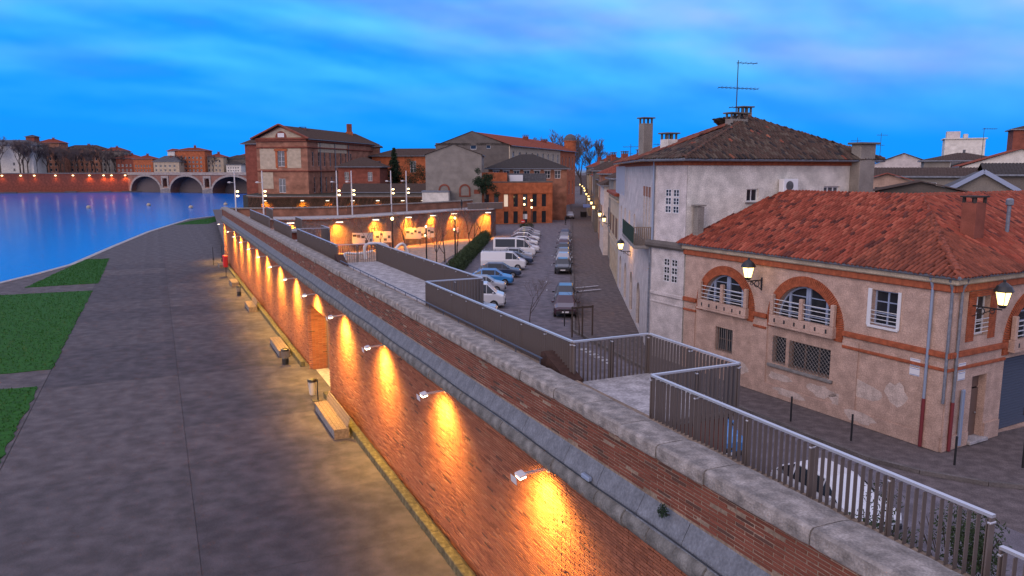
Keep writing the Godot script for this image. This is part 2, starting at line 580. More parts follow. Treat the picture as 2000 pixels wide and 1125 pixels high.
func ground() -> void:
	# river, with its bed below; land on the far side
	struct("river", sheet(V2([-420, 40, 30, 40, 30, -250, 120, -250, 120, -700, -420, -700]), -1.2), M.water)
	var far := G.new()
	far.slab(V2([-420, -560, -150, -533, -15, -524, -10, -700, -420, -1500]), -1.6, 10.0)
	far.slab(V2([-12, -523.5, 70, -452, 400, -452, 600, -1500, -400, -1500]), -1.6, 8.5)
	struct("far_bank_ground", far, M.pavement)
	# low bank of stones and mud at the foot of the far quay
	var bank := G.new()
	for i in 24:
		var x0 := -150.0 + i * 6.0
		var w0 := 2.5 + 1.5 * sin(i * 1.7)
		bank.slab(V2([x0, -520.5 + w0 * 0.4, x0 + 6.0, -520.5 + 1.2, x0 + 6.0, -524, x0, -524]), -1.5, -0.6 + 0.25 * sin(i * 2.3))
	struct("far_bank_shore", bank, M.pavement)
	# land under the street and all the houses on the right
	struct("town_ground", sheet(V2([9.3, 40, 900, 40, 900, -1400, 75, -1400, 60, -260, 14, -226, 8.2, -110.5, 9.3, -20]), 1.28), M.pavement)
	# quay: a body down to the river bed, then concrete slabs
	var q := G.new()
	q.slab(V2([-70, 40, 8.2, 40, 8.2, -110.5, 22, -222, 15.3, -218.9, 7.27, -206, -1.7, -166.4, -6.65, -136.3, -10.3, -112.4, -13.2, -103.5, -15.9, -96.6, -36, -60]), -2.5, -0.05)
	struct("quay", q, M.joint)
	var prom := Node3D.new()
	prom.name = "promenade"
	prom.set_meta("kind", "structure")
	add_child(prom)
	var mats := [M.concrete, M.concrete_b, M.concrete_c]
	var zs := [30.0, 5.0]
	var z := -2.6
	while z > -112.0:
		zs.append(z)
		z -= 5.08
	zs.append(-112.0)
	rng.seed = 4
	for i in zs.size() - 1:
		for side in 2:
			var g := G.new()
			var x0 := -6.4 if side == 0 else 0.556
			var x1 := 0.544 if side == 0 else 8.2
			g.box(Vector3((x0 + x1) * 0.5, -0.03, (zs[i] + zs[i + 1]) * 0.5), Vector3(x1 - x0, 0.06, zs[i] - zs[i + 1] - 0.016), Basis.IDENTITY, 0.008)
			obj("slab", g, mats[rng.randi() % 3], prom)
	# far part of the quay, beyond the end of the wall, and the paths between the lawns
	obj("paving", sheet(V2([-6.4, -112.02, 8.2, -112.02, 21, -219, 15.0, -218, 7.2, -205.4, -1.9, -166.3, -6.75, -136, -10.2, -112.02]), 0.0), M.concrete, prom)
	obj("paving", sheet(V2([-6.43, 30, -6.43, -112, -10.3, -112, -13.1, -103.4, -15.8, -96.5, -36, -60, -70, 30]), -0.004), M.concrete_c, prom)
	# pale stone edge along the water
	var edge := [Vector3(-36, 0, -60), Vector3(-15.9, 0, -96.6), Vector3(-13.2, 0, -103.5), Vector3(-10.3, 0, -112.4), Vector3(-6.65, 0, -136.3), Vector3(-1.7, 0, -166.4), Vector3(7.27, 0, -206), Vector3(15.3, 0, -218.9)]
	var ed := G.new()
	for i in edge.size() - 1:
		ed.bar(edge[i] + Vector3(0, 0.0, 0), edge[i + 1] + Vector3(0, 0.0, 0), 0.7, 0.12)
	struct("quay_edge", ed, M.pale_concrete)
	# lawns
	lawn(V2([-6.4, -53, -6.35, -87, -14.6, -87.4, -22, -74, -30, -53]))
	lawn(V2([-6.1, -92.5, -6.3, -118, -9.2, -118.2, -12.8, -92.1]))
	lawn(V2([-6.55, -24, -6.6, -49, -32, -50, -40, -24]))
	lawn(V2([3.5, -186, 7.4, -199, 13.4, -212, 15.5, -205, 10.5, -186]))
	# street, with kerbs
	var D := Vector3(0.485, 0, -0.8745)
	struct("road", sheet(V2([9.4, 30, 22.6, 30, 22.8, -15, 23.3, -22, 23.2, -34, 24.6, -44, 37.3, -66.9, 99, -178, 190, -345, 182, -345, 88, -172, 68.5, -139, 50, -139, 47, -113, 38, -97, 27, -80, 22, -68, 13, -50, 9.4, -40]), 1.30), M.asphalt)
	var pv := G.new()
	pv.slab(V2([22.6, 30, 60, 30, 60, -16, 27.5, -14.2, 25.4, -15.9, 24.2, -17.6, 23.6, -19.2, 23.45, -22, 23.6, -34, 24.9, -44, 37.6, -66.8, 99.4, -178, 191, -345, 200, -345, 106, -178, 40, -60, 30, -43, 28.2, -38, 27.2, -19, 60, -19, 60, -16.5, 60, 29.9]), 1.1, 1.42)
	struct("pavement", pv, M.pavement)
	var kb := G.new()
	var kp := [Vector2(27.5, -14.2), Vector2(25.4, -15.9), Vector2(24.2, -17.6), Vector2(23.6, -19.2), Vector2(23.45, -22), Vector2(23.6, -34), Vector2(24.9, -44), Vector2(37.6, -66.8), Vector2(99.4, -178)]
	for i in kp.size() - 1:
		kb.bar(Vector3(kp[i].x - 0.05, 1.36, kp[i].y), Vector3(kp[i + 1].x - 0.05, 1.36, kp[i + 1].y), 0.16, 0.15)
	struct("kerb", kb, M.kerbstone)
	# square with sand between the rampart and the parking
	struct("square", sheet(V2([9.5, -44, 18, -60, 24, -74, 33, -90, 42.5, -105, 47.2, -112.4, 41.8, -112.1, 32.4, -106, 26.2, -102.1, 20.6, -99.9, 13.1, -101.6, 9.5, -101]), 1.312), M.sand)
	# worn white markings
	var mk := G.new()
	for q2 in [[22.9, -39.3, 22.55, -35.8, 0.55]]:
		for k in 6:
			var t := k / 5.0
			mk.box(Vector3(lerpf(q2[0], q2[2], t), 1.306, lerpf(q2[1], q2[3], t)), Vector3(0.5, 0.004, 0.38))
	for p in [Vector2(25.2, -57.5), Vector2(27.4, -61.5), Vector2(31.5, -60.8), Vector2(33.9, -65.5), Vector2(40.5, -77), Vector2(45, -85.5)]:
		mk.box(Vector3(p.x, 1.306, p.y), Vector3(0.12, 0.004, 0.7), Basis(Vector3.UP, -0.5))
	for k in 2:
		mk.box(Vector3(34.2 + k * 0.9, 1.426, -58.4 - k * 1.9), Vector3(3.2, 0.004, 0.28), Basis(Vector3.UP, 0.1))
	struct("road_markings", mk, M.paint_white)

func lawn(pts: Array) -> void:
	var g := G.new()
	# ragged edge: subdivide the outline
	rng.seed = int(pts[0].y * -10.0)
	var fine := []
	for i in pts.size():
		var a: Vector2 = pts[i]
		var b: Vector2 = pts[(i + 1) % pts.size()]
		var k := maxi(2, int(a.distance_to(b) / 0.5))
		for j in k:
			var p := a.lerp(b, float(j) / k)
			fine.append(p + Vector2(rng.randf_range(-0.09, 0.09), rng.randf_range(-0.09, 0.09)))
	g.slab(fine, -0.04, 0.03)
	var o := struct("lawn", g, M.grass)
	# blades
	var bl := G.new()
	var pk := PackedVector2Array(fine)
	var lo := Vector2(1e9, 1e9)
	var hi := Vector2(-1e9, -1e9)
	for p in fine:
		lo = lo.min(p)
		hi = hi.max(p)
	lo.x = maxf(lo.x, -16.0)
	var cnt := 0
	while cnt < 6000:
		cnt += 1
		var p := Vector2(rng.randf_range(lo.x, hi.x), rng.randf_range(lo.y, hi.y))
		if Geometry2D.is_point_in_polygon(p, pk):
			var a := rng.randf() * TAU
			var w := Vector3(cos(a), 0, sin(a)) * 0.03
			var b := Vector3(p.x, 0.03, p.y)
			var h := Vector3(rng.randf_range(-0.05, 0.05), rng.randf_range(0.05, 0.12), rng.randf_range(-0.05, 0.05))
			bl.tri(b - w, b + w, b + h)
	if bl.v.size():
		var t := obj("grass_blades", bl, M.grass, o)
		t.set_meta("kind", "stuff")

# ---------------------------------------------------------------- quay wall
func brick_mesh(l: float, h: float, d: float) -> ArrayMesh:
	var g := G.new()
	g.box(Vector3.ZERO, Vector3(d, h, l), Basis.IDENTITY, 0.006)
	return g.mesh()

func brick_tone() -> Color:
	var k := rng.randf_range(0.86, 1.12)
	var c := Color(0.35, 0.13, 0.072)
	var t := rng.randf()
	if t < 0.08: c = Color(0.25, 0.09, 0.055)
	elif t < 0.20: c = Color(0.40, 0.17, 0.095)
	elif t < 0.215: c = Color(0.15, 0.07, 0.05)
	return Color(c.r * k, c.g * k, c.b * k)

func quay_wall() -> void:
	var w := thing("quay_wall", "long brick quay wall with stone cordon, brick parapet and worn stone coping", "wall", Vector3.ZERO)
	var z0 := -2.0
	var z1 := -110.0
	var dz0 := -46.3
	var dz1 := -41.0
	# core
	var core := G.new()
	core.slab(V2([8.03, z0, 9.25, z0, 9.25, dz1, 8.03, dz1]), -0.3, 6.83)
	core.slab(V2([8.03, dz1, 9.25, dz1, 9.25, dz0, 8.03, dz0]), 4.05, 6.83)
	core.slab(V2([9.0, dz1, 9.25, dz1, 9.25, dz0, 9.0, dz0]), -0.3, 4.05)
	core.slab(V2([8.03, dz0, 9.25, dz0, 9.25, z1, 8.03, z1]), -0.3, 6.83)
	obj("core", core, M.mortar, w)
	# bricks
	rng.seed = 21
	var bm := brick_mesh(0.40, 0.052, 0.06)
	var spots := []
	var course := 0.066
	var y := 0.03
	var row := 0
	while y < 6.80:
		var lower := y < 5.12
		if lower or y > 6.02:
			var x := 8.02 if lower else 8.05
			var z := z0 - 0.22 * (row % 2)
			while z > z1 + 0.2:
				var len := 0.42
				var c := z - len * 0.5
				if not (lower and y < 4.0 and c < dz1 + 0.1 and c > dz0 - 0.1):
					var deep := 0.0 if rng.randf() > 0.05 else rng.randf_range(0.01, 0.03)
					spots.append(Transform3D(Basis(Vector3.UP, rng.randf_range(-0.012, 0.012)), Vector3(x + rng.randf_range(-0.006, 0.006) + deep, y + 0.026 + rng.randf_range(-0.003, 0.003), c)))
				z -= len
		y += course
		row += 1
	# far jamb of the doorway, which faces along the wall
	y = 0.03
	while y < 4.0:
		var x := 8.2 + 0.2 * (row % 2) - 0.18
		while x < 8.95:
			spots.append(Transform3D(Basis(Vector3.UP, PI / 2 + rng.randf_range(-0.012, 0.012)), Vector3(x, y + 0.026, dz0 + 0.01)))
			x += 0.42
		y += course
		row += 1
	# the bricks of one stretch are parts of their own, the rest one body of brickwork; both draw their tones at random
	var single := []
	var others := []
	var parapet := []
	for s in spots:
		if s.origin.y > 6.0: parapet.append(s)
		elif single.size() < 300 and s.origin.z < -11.0 and s.origin.z > -16.5 and s.origin.y > 4.0: single.append(s)
		else: others.append(s)
	var tones := []
	for i in 5:
		tones.append(mat("brick_%d" % i, 0.35 * (0.86 + 0.06 * i), 0.13 * (0.86 + 0.06 * i), 0.072 * (0.88 + 0.05 * i), 0.92, 2.5, 0.5, 0.5))
	for s in single:
		var b := put("brick", bm, tones[rng.randi() % 5], w)
		b.transform = s
	var rest := others
	var cols := []
	for i in rest.size():
		cols.append(brick_tone())
	stuff_copies("brickwork", bm, M.bricks, rest, cols, w)
	# maroon, weathered parapet brick, its tone also darkened for lack of lamp light
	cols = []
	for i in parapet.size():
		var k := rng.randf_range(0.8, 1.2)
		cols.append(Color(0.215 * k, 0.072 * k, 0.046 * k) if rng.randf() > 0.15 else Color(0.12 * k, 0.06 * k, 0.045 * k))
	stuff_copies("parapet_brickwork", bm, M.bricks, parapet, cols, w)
	var th := G.new()
	th.box(Vector3(8.6, -0.08, (dz0 + dz1) * 0.5), Vector3(0.8, 0.18, dz1 - dz0 - 0.02))
	obj("threshold", th, M.pale_concrete, w)
	# door at the back of the doorway
	var dg := G.new()
	for k in 6:
		dg.box(Vector3(8.95, 2.03, dz0 + 0.45 + k * 0.87), Vector3(0.06, 3.98, 0.84), Basis.IDENTITY, 0.01)
	obj("door", dg, M.frame_brown, w)
	# rounded cordon in stone drums, sloping ledge blocks, coping blocks
	var z := z0
	rng.seed = 8
	while z > z1:
		var l := rng.randf_range(0.75, 1.25)
		var e := maxf(z - l, z1)
		var g := G.new()
		var off := rng.randf_range(-0.015, 0.015)
		g.cyl(Vector3(7.93 + off, 5.36, z - 0.01), Vector3(7.93 + off, 5.36, e + 0.012), 0.215, 0.215 + rng.randf_range(-0.012, 0.008), 14, true)
		obj("cordon_stone", g, M.cordon, w)
		z = e
	z = z0
	while z > z1:
		var l := rng.randf_range(1.3, 2.2)
		var e := maxf(z - l, z1)
		var g := G.new()
		var a := [Vector3(7.83, 5.52, z - 0.008), Vector3(7.86, 5.66, z - 0.008), Vector3(8.06, 6.04, z - 0.008), Vector3(8.12, 6.04, z - 0.008), Vector3(8.12, 5.5, z - 0.008)]
		var b := []
		for p in a:
			b.append(Vector3(p.x, p.y, e + 0.008))
		var ctr := Vector3(8.0, 5.8, (z + e) * 0.5)
		for k in a.size():
			g.qo(a[k], a[(k + 1) % 5], b[(k + 1) % 5], b[k], ctr)
		g.poly(a, false)
		g.poly(b, false)
		obj("ledge_stone", g, M.ledge, w)
		z = e
	z = z0
	var nz := FastNoiseLite.new()
	nz.seed = 3
	nz.frequency = 1.4
	while z > z1:
		var l := rng.randf_range(1.1, 2.3)
		var e := maxf(z - l, z1)
		var o := obj("coping_stone", coping_stone(z - 0.012, e + 0.012, rng.randf_range(-0.025, 0.025), nz), M.coping, w)
		o.rotation.z = 0.0
		z = e
	# lamp cable clipped along the ledge
	var cb := G.new()
	var pts := []
	for i in 110:
		pts.append(Vector3(7.80, 5.6 + 0.02 * sin(i * 0.9), -2.0 - i * 0.98))
	cb.tube(pts, 0.014, 5)
	obj("cable", cb, M.dark_iron, w)
	var jb := G.new()
	jb.box(Vector3(7.8, 5.66, -13.2), Vector3(0.1, 0.1, 0.32), Basis.IDENTITY, 0.02)
	obj("junction_box", jb, M.pipe_blue, w)
	# low mossy kerb at the foot
	z = -6.0
	while z > -109.0:
		var e := z - 1.18
		if not (e < dz1 + 0.2 and z > dz0 - 0.2):
			var g := G.new()
			g.box(Vector3(7.6, 0.15, (z + e) * 0.5), Vector3(0.28, 0.34, 1.165), Basis(Vector3.UP, rng.randf_range(-0.008, 0.008)), 0.025)
			obj("kerb_stone", g, M.kerb_moss, w)
		z = e

func coping_stone(z: float, e: float, dx: float, nz: FastNoiseLite) -> G:
	# a weathered block: a rounded profile swept along the block, its surface worn by noise
	var prof := [Vector2(7.92, 6.84), Vector2(7.905, 6.87), Vector2(7.905, 7.0), Vector2(7.918, 7.07), Vector2(7.97, 7.105), Vector2(8.3, 7.115), Vector2(8.55, 7.11), Vector2(8.70, 7.08), Vector2(8.74, 7.0), Vector2(8.74, 6.84)]
	var g := G.new()
	var steps := maxi(3, int((z - e) / 0.14))
	var rows := []
	for i in steps + 1:
		var zz := lerpf(z, e, float(i) / steps)
		var end := 0.014 if (i == 0 or i == steps) else 0.0
		var r := []
		for p in prof:
			var wear := nz.get_noise_3d(p.x * 2.0, p.y * 2.0, zz * 2.0) * 0.018 + nz.get_noise_3d(p.x * 6.0, p.y * 6.0, zz * 6.0) * 0.012
			var c := Vector2(8.3, 6.9)
			var out: Vector2 = (p - c).normalized()
			if p.y < 6.85: wear = 0.0
			r.append(Vector3(p.x + out.x * (wear - end) + dx, p.y + out.y * (wear - end), zz))
		rows.append(r)
	for i in steps:
		for k in prof.size() - 1:
			g.quad(rows[i][k], rows[i][k + 1], rows[i + 1][k + 1], rows[i + 1][k])
	g.poly(rows[0], false)
	var last: Array = rows[steps]
	last.reverse()
	g.poly(last, false)
	return g

func wall_lamps() -> void:
	var first: Node3D = null
	for i in 13:
		var z := -15.3 - 7.12 * i
		if i == 12:
			z = -107.5
		var o: Node3D
		if first == null:
			o = thing("wall_lamp", "lit lamp head on a short arm beneath the stone cordon of the quay wall", "lamp", Vector3.ZERO, 0.0, "lamps along the quay wall")
			var a := G.new()
			a.bar(Vector3(8.02, 5.06, 0), Vector3(7.38, 5.02, 0), 0.07, 0.05)
			a.box(Vector3(8.0, 5.06, 0), Vector3(0.05, 0.2, 0.16), Basis.IDENTITY, 0.01)
			obj("arm", a, M.steel_rail, o)
			var h := G.new()
			h.box(Vector3(7.28, 5.03, 0), Vector3(0.2, 0.07, 0.3), Basis(Vector3.FORWARD, -0.25), 0.02)
			obj("lamp_head", h, M.pale_post, o)
			var e := G.new()
			e.box(Vector3(7.285, 4.975, 0), Vector3(0.17, 0.03, 0.26), Basis(Vector3.FORWARD, -0.25), 0.0)
			obj("lamp_glass", e, M.glow_white, o)
			var sd := G.new()      # plate added on the outer side to keep light off the promenade
			sd.box(Vector3(7.10, 4.93, 0), Vector3(0.012, 0.17, 0.3), Basis(Vector3.FORWARD, -0.1))
			obj("added_shield", sd, M.pale_post, o)
			first = o
		else:
			o = copy(first)
		o.position.z = z
		var s := SpotLight3D.new()
		s.light_color = Color(1.0, 0.76, 0.32)
		s.light_energy = 48.0 if i < 2 else 78.0 + 9.0 * sin(i * 2.4)
		s.spot_angle = 74.0
		s.spot_angle_attenuation = 0.9
		s.spot_range = 14.0
		s.spot_attenuation = 2.0
		s.light_size = 0.2
		s.shadow_enabled = true
		add_child(s)
		s.look_at_from_position(Vector3(7.2, 4.88, z), Vector3(8.0, 3.55, z + 0.1))

# ---------------------------------------------------------------- things on the promenade
func bench(z0: float, z1: float, back: bool, label: String, seed_: int) -> void:
	var L := z0 - z1
	var o := thing("timber_bench", label, "bench", Vector3(6.95, 0, (z0 + z1) * 0.5))
	var b := G.new()
	b.box(Vector3(0, 0.2, 0), Vector3(0.62, 0.4, L - 0.06), Basis.IDENTITY, 0.015)
	obj("base", b, M.stone_grey, o)
	for k in 4:
		var g := G.new()
		g.box(Vector3(-0.27 + k * 0.18, 0.43, 0), Vector3(0.165, 0.05, L), Basis.IDENTITY, 0.008)
		obj("seat_board", g, M.timber, o)
	for s in [-1, 1]:
		var g := G.new()
		g.box(Vector3(0, 0.2, s * (L * 0.5 - 0.012)), Vector3(0.68, 0.4, 0.024), Basis.IDENTITY, 0.004)
		obj("end_panel", g, M.timber, o)
	if back:
		for k in 3:
			var g := G.new()
			g.box(Vector3(0.30 + k * 0.045, 0.57 + k * 0.15, 0), Vector3(0.04, 0.135, L), Basis(Vector3.BACK, -0.28), 0.006)
			obj("back_board", g, M.timber, o)
		for s in [-0.45, -0.15, 0.15, 0.45]:
			var g := G.new()
			g.bar(Vector3(0.30, 0.42, s * L), Vector3(0.45, 0.94, s * L), 0.05, 0.03)
			obj("back_support", g, M.dark_iron, o)

func promenade_things() -> void:
	bench(-33.4, -38.1, true, "timber bench with sloping backrest beside the bag bin", 1)
	bench(-50.2, -54.7, false, "low backless timber bench next to the black slatted bin", 2)
	bench(-67.8, -71.2, true, "timber bench with backrest between two backless benches", 3)
	bench(-83.5, -86.6, false, "low backless timber bench near the red lifebuoy box", 4)
	bench(-100.2, -103.4, true, "pale bench with backrest at the far end of the quay wall", 5)
	# bag bin: post on a plate, lid ring and hanging bag
	var o := thing("bag_bin", "litter stand with clear hanging bag and black lid on a post", "bin", Vector3(6.9, 0, -39.8))
	var g := G.new()
	g.box(Vector3(0.14, 0.02, 0), Vector3(0.5, 0.04, 0.45), Basis.IDENTITY, 0.01)
	obj("base_plate", g, M.dark_iron, o)
	g = G.new()
	g.cyl(Vector3(0.2, 0.04, 0), Vector3(0.2, 1.15, 0), 0.03, 0.03, 10)
	obj("post", g, M.dark_iron, o)
	g = G.new()
	g.lathe(Vector3(-0.08, 0, 0), [Vector2(0.24, 1.06), Vector2(0.25, 1.13), Vector2(0.22, 1.2), Vector2(0.1, 1.22), Vector2(0.0, 1.22)], 16)
	obj("lid", g, M.black_paint, o)
	g = G.new()
	g.lathe(Vector3(-0.08, 0, 0), [Vector2(0.03, 0.3), Vector2(0.14, 0.36), Vector2(0.17, 0.6), Vector2(0.19, 0.9), Vector2(0.21, 1.08)], 12)
	obj("bag", g, M.bag, o)
	# slatted bins
	for q in [[6.72, -48.4, 1.0, "black slatted litter bin in front of the backless bench by the doorway"], [6.75, -77.7, 0.95, "small black litter bin standing alone by the mossy kerb"]]:
		var b := thing("litter_bin", q[3], "bin", Vector3(q[0], 0, q[1]))
		g = G.new()
		g.lathe(Vector3.ZERO, [Vector2(0.2, 0.0), Vector2(0.2, 0.38), Vector2(0.17, 0.38)], 14)
		obj("lower_body", g, M.black_paint, b)
		for k in 14:
			var a := TAU * k / 14
			g = G.new()
			g.bar(Vector3(cos(a) * 0.2, 0.36, sin(a) * 0.2), Vector3(cos(a) * 0.23, q[2] * 0.88, sin(a) * 0.23), 0.035, 0.012, Vector3(cos(a), 0, sin(a)))
			obj("slat", g, M.stone_grey, b)
		g = G.new()
		g.lathe(Vector3.ZERO, [Vector2(0.24, q[2] * 0.86), Vector2(0.26, q[2] * 0.9), Vector2(0.24, q[2] * 0.96), Vector2(0.14, q[2])], 16)
		obj("rim", g, M.black_paint, b)
	# lifebuoy box
	var lb := thing("lifebuoy_post", "red lifebuoy box on a slim dark post at the kerb", "lifebuoy", Vector3(6.75, 0, -92.5))
	g = G.new()
	g.cyl(Vector3.ZERO, Vector3(0, 1.6, 0), 0.045, 0.045, 8)
	obj("post", g, M.dark_iron, lb)
	g = G.new()
	g.box(Vector3(0, 1.75, 0), Vector3(0.5, 1.35, 0.7), Basis.IDENTITY, 0.08)
	obj("box", g, M.red_paint, lb)
	for z in [-104.5, -106.5]:
		var p := thing("mooring_post", "thin dark upright post beside the farthest bench", "post", Vector3(6.2 if z > -105 else 7.4, 0, z), 0.0, "posts by the farthest bench")
		g = G.new()
		g.cyl(Vector3.ZERO, Vector3(0, 2.3, 0), 0.05, 0.04, 8)
		obj("shaft", g, M.dark_iron, p)
		g = G.new()
		g.box(Vector3(0, 0.75, 0), Vector3(0.16, 0.3, 0.16), Basis.IDENTITY, 0.03)
		obj("box", g, M.dark_iron, p)
	# buoys on the river
	for q in [[-21.5, -307], [-2.5, -318], [11.0, -292], [24, -312]]:
		var b := thing("river_buoy", "small pale round buoy floating on the blue river", "buoy", Vector3(q[0], -1.2, q[1]), 0.0, "buoys on the river")
		g = G.new()
		g.ball(Vector3(0, 0.35, 0), 0.75, Vector3(1, 0.85, 1), 12)
		obj("float", g, M.plaster_cream, b)
		g = G.new()
		g.cyl(Vector3(0, 0.9, 0), Vector3(0, 1.2, 0), 0.12, 0.1, 8)
		obj("ring", g, M.dark_iron, b)

# ---------------------------------------------------------------- platforms and railings on top of the wall
func railing(label: String, a: Vector2, b: Vector2, top := 7.75, low := 6.55, skip := false) -> void:
	var L := a.distance_to(b)
	var d := (b - a) / L
	var r := Vector3(d.x, 0, d.y)
	var o := thing("steel_railing", label, "railing", Vector3(a.x, 0, a.y), 0.0, "slatted railings on the wall top")
	var g := G.new()
	g.bar(Vector3(0, top, 0), r * L + Vector3(0, top, 0), 0.075, 0.04)
	obj("top_rail", g, M.steel_rail, o)
	g = G.new()
	g.bar(Vector3(0, low + 0.1, 0), r * L + Vector3(0, low + 0.1, 0), 0.03, 0.06)
	obj("bottom_rail", g, M.steel_slat, o)
	var sm := G.new()
	sm.box(Vector3.ZERO, Vector3(0.011, top - 0.05 - low, 0.075))
	var slat := sm.mesh()
	var n := int(L / 0.125)
	var turn := atan2(-r.z, r.x)
	for i in n:
		var s := put("slat", slat, M.steel_slat, o, r * ((i + 0.5) * L / n) + Vector3(0, (top - 0.05 + low) * 0.5, 0))
		s.rotation.y = turn
	var pm := G.new()
	pm.box(Vector3.ZERO, Vector3(0.022, top - 0.02 - low + 0.1, 0.10))
	var post := pm.mesh()
	var cm := G.new()
	cm.box(Vector3.ZERO, Vector3(0.05, 0.03, 0.12), Basis.IDENTITY, 0.008)
	var clip := cm.mesh()
	var np := maxi(1, int(roundf(L / 1.5)))
	for i in np + 1:
		var p := r * (0.02 + (L - 0.04) * i / np)
		var s := put("post", post, M.steel_slat, o, p + Vector3(0, (top - 0.02 + low - 0.1) * 0.5, 0))
		s.rotation.y = turn
		var c := put("clip", clip, M.steel_rail, o, p + Vector3(0, top - 0.09, 0))
		c.rotation.y = turn

func wall_top() -> void:
	var zs := [[-13.0, -16.4], [-28.0, -44.0], [-57.5, -60.5], [-69.5, -72.5], [-88, -93]]
	var names := ["pale concrete viewing platform facing the corner house", "long pale concrete platform above the parking", "small concrete platform halfway along the wall", "small concrete platform before the far bend", "concrete platform at the far end of the wall"]
	for i in zs.size():
		var o := thing("viewing_platform", names[i], "platform", Vector3.ZERO)
		var g := G.new()
		g.box(Vector3(10.2, 6.62, (zs[i][0] + zs[i][1]) * 0.5), Vector3(2.86, 0.16, zs[i][0] - zs[i][1]), Basis.IDENTITY, 0.012)
		obj("slab", g, M.pale_concrete, o)
		g = G.new()
		g.box(Vector3(10.3, 3.9, (zs[i][0] + zs[i][1]) * 0.5), Vector3(2.2, 5.24, zs[i][0] - zs[i][1] - 0.4))
		obj("buttress", g, M.brick_red, o)
	var st := G.new()
	st.box(Vector3(9.0, 6.66, -56.0), Vector3(0.5, 0.1, 108.0))
	struct("wall_walk", st, M.pale_concrete)
	# zigzag of railings
	var run := [
		["slatted steel railing above the parked white hatchback", 9.2, -5.66, 9.2, -12.94],
		["short railing across the near end of the corner platform", 9.2, -12.97, 11.52, -12.97],
		["railing along the outer edge of the corner platform", 11.55, -12.97, 11.55, -16.4],
		["short railing across the far end of the corner platform", 11.52, -16.43, 9.26, -16.43],
		["long slatted railing between the two large platforms", 9.26, -16.46, 9.26, -27.95],
		["short railing across the near end of the long platform", 9.29, -27.98, 11.6, -27.98],
		["tall-looking railing along the outer edge of the long platform", 11.62, -28.0, 11.62, -44.0],
		["short railing across the far end of the long platform", 11.6, -44.03, 9.26, -44.03],
		["railing beyond the long platform towards the square", 9.26, -44.06, 9.26, -57.5],
		["short railing across the near end of the halfway platform", 9.28, -57.53, 11.55, -57.53],
		["outer railing of the halfway platform", 11.58, -57.55, 11.58, -60.5],
		["railing between the two small platforms", 9.26, -60.5, 9.26, -69.5],
		["outer railing of the small platform before the bend", 11.58, -69.5, 11.58, -72.5],
		["railing before the far bend of the wall", 9.26, -72.5, 9.26, -88.0],
		["outer railing of the farthest platform", 11.58, -88.0, 11.58, -93.0]]
	for q in run:
		railing(q[0], Vector2(q[1], q[2]), Vector2(q[3], q[4]))
	railing("lower dark railing in front of the shrubs", Vector2(9.3, -5.6), Vector2(9.3, -2.2), 7.35, 6.3)
	# slim handrail on the inner edge of the coping
	var h := thing("handrail", "thin dark handrail along the inner edge of the coping", "handrail", Vector3.ZERO)
	var g := G.new()
	g.bar(Vector3(8.78, 7.2, -17.2), Vector3(8.78, 7.2, -41.0), 0.04, 0.03)
	obj("rail", g, M.shutter_blue, h)
	for i in 17:
		g = G.new()
		g.bar(Vector3(8.78, 6.7, -17.3 - i * 1.48), Vector3(8.78, 7.2, -17.3 - i * 1.48), 0.02, 0.02)
		obj("post", g, M.shutter_blue, h)
	# rusty steel lecterns
	for q in [[-16.9, "rust-brown steel reading panel at the corner platform"], [-42.6, "rust-brown steel reading panel at the long platform"]]:
		var o := thing("steel_lectern", q[1], "panel", Vector3(8.95, 6.7, q[0]))
		g = G.new()
		var pts := [Vector3(0, 0, 0.75), Vector3(0, 0.14, 0.75), Vector3(0, 0.62, -0.55), Vector3(0, 0.56, -0.7), Vector3(0, 0, -0.7)]
		var other := []
		for p in pts:
			other.append(p + Vector3(0.45, 0, 0))
		var ctr := Vector3(0.22, 0.25, 0)
		for k in 5:
			g.qo(pts[k], pts[(k + 1) % 5], other[(k + 1) % 5], other[k], ctr)
		g.poly(pts, false)
		g.poly(other, false)
		obj("body", g, M.corten, o)

# ---------------------------------------------------------------- building kit
# A facade is [origin at its lower left, unit vector to the right]; outward is right x up.
func fp(o: Vector3, r: Vector3, x: float, y: float, d := 0.0) -> Vector3:
	return o + r * x + Vector3.UP * y + r.cross(Vector3.UP) * d

func fbox(g: G, o: Vector3, r: Vector3, x0: float, y0: float, x1: float, y1: float, d0: float, d1: float, bev := 0.0) -> void:
	g.box(fp(o, r, (x0 + x1) * 0.5, (y0 + y1) * 0.5, (d0 + d1) * 0.5), Vector3(x1 - x0, y1 - y0, absf(d1 - d0)), Basis(r, Vector3.UP, r.cross(Vector3.UP)), bev)

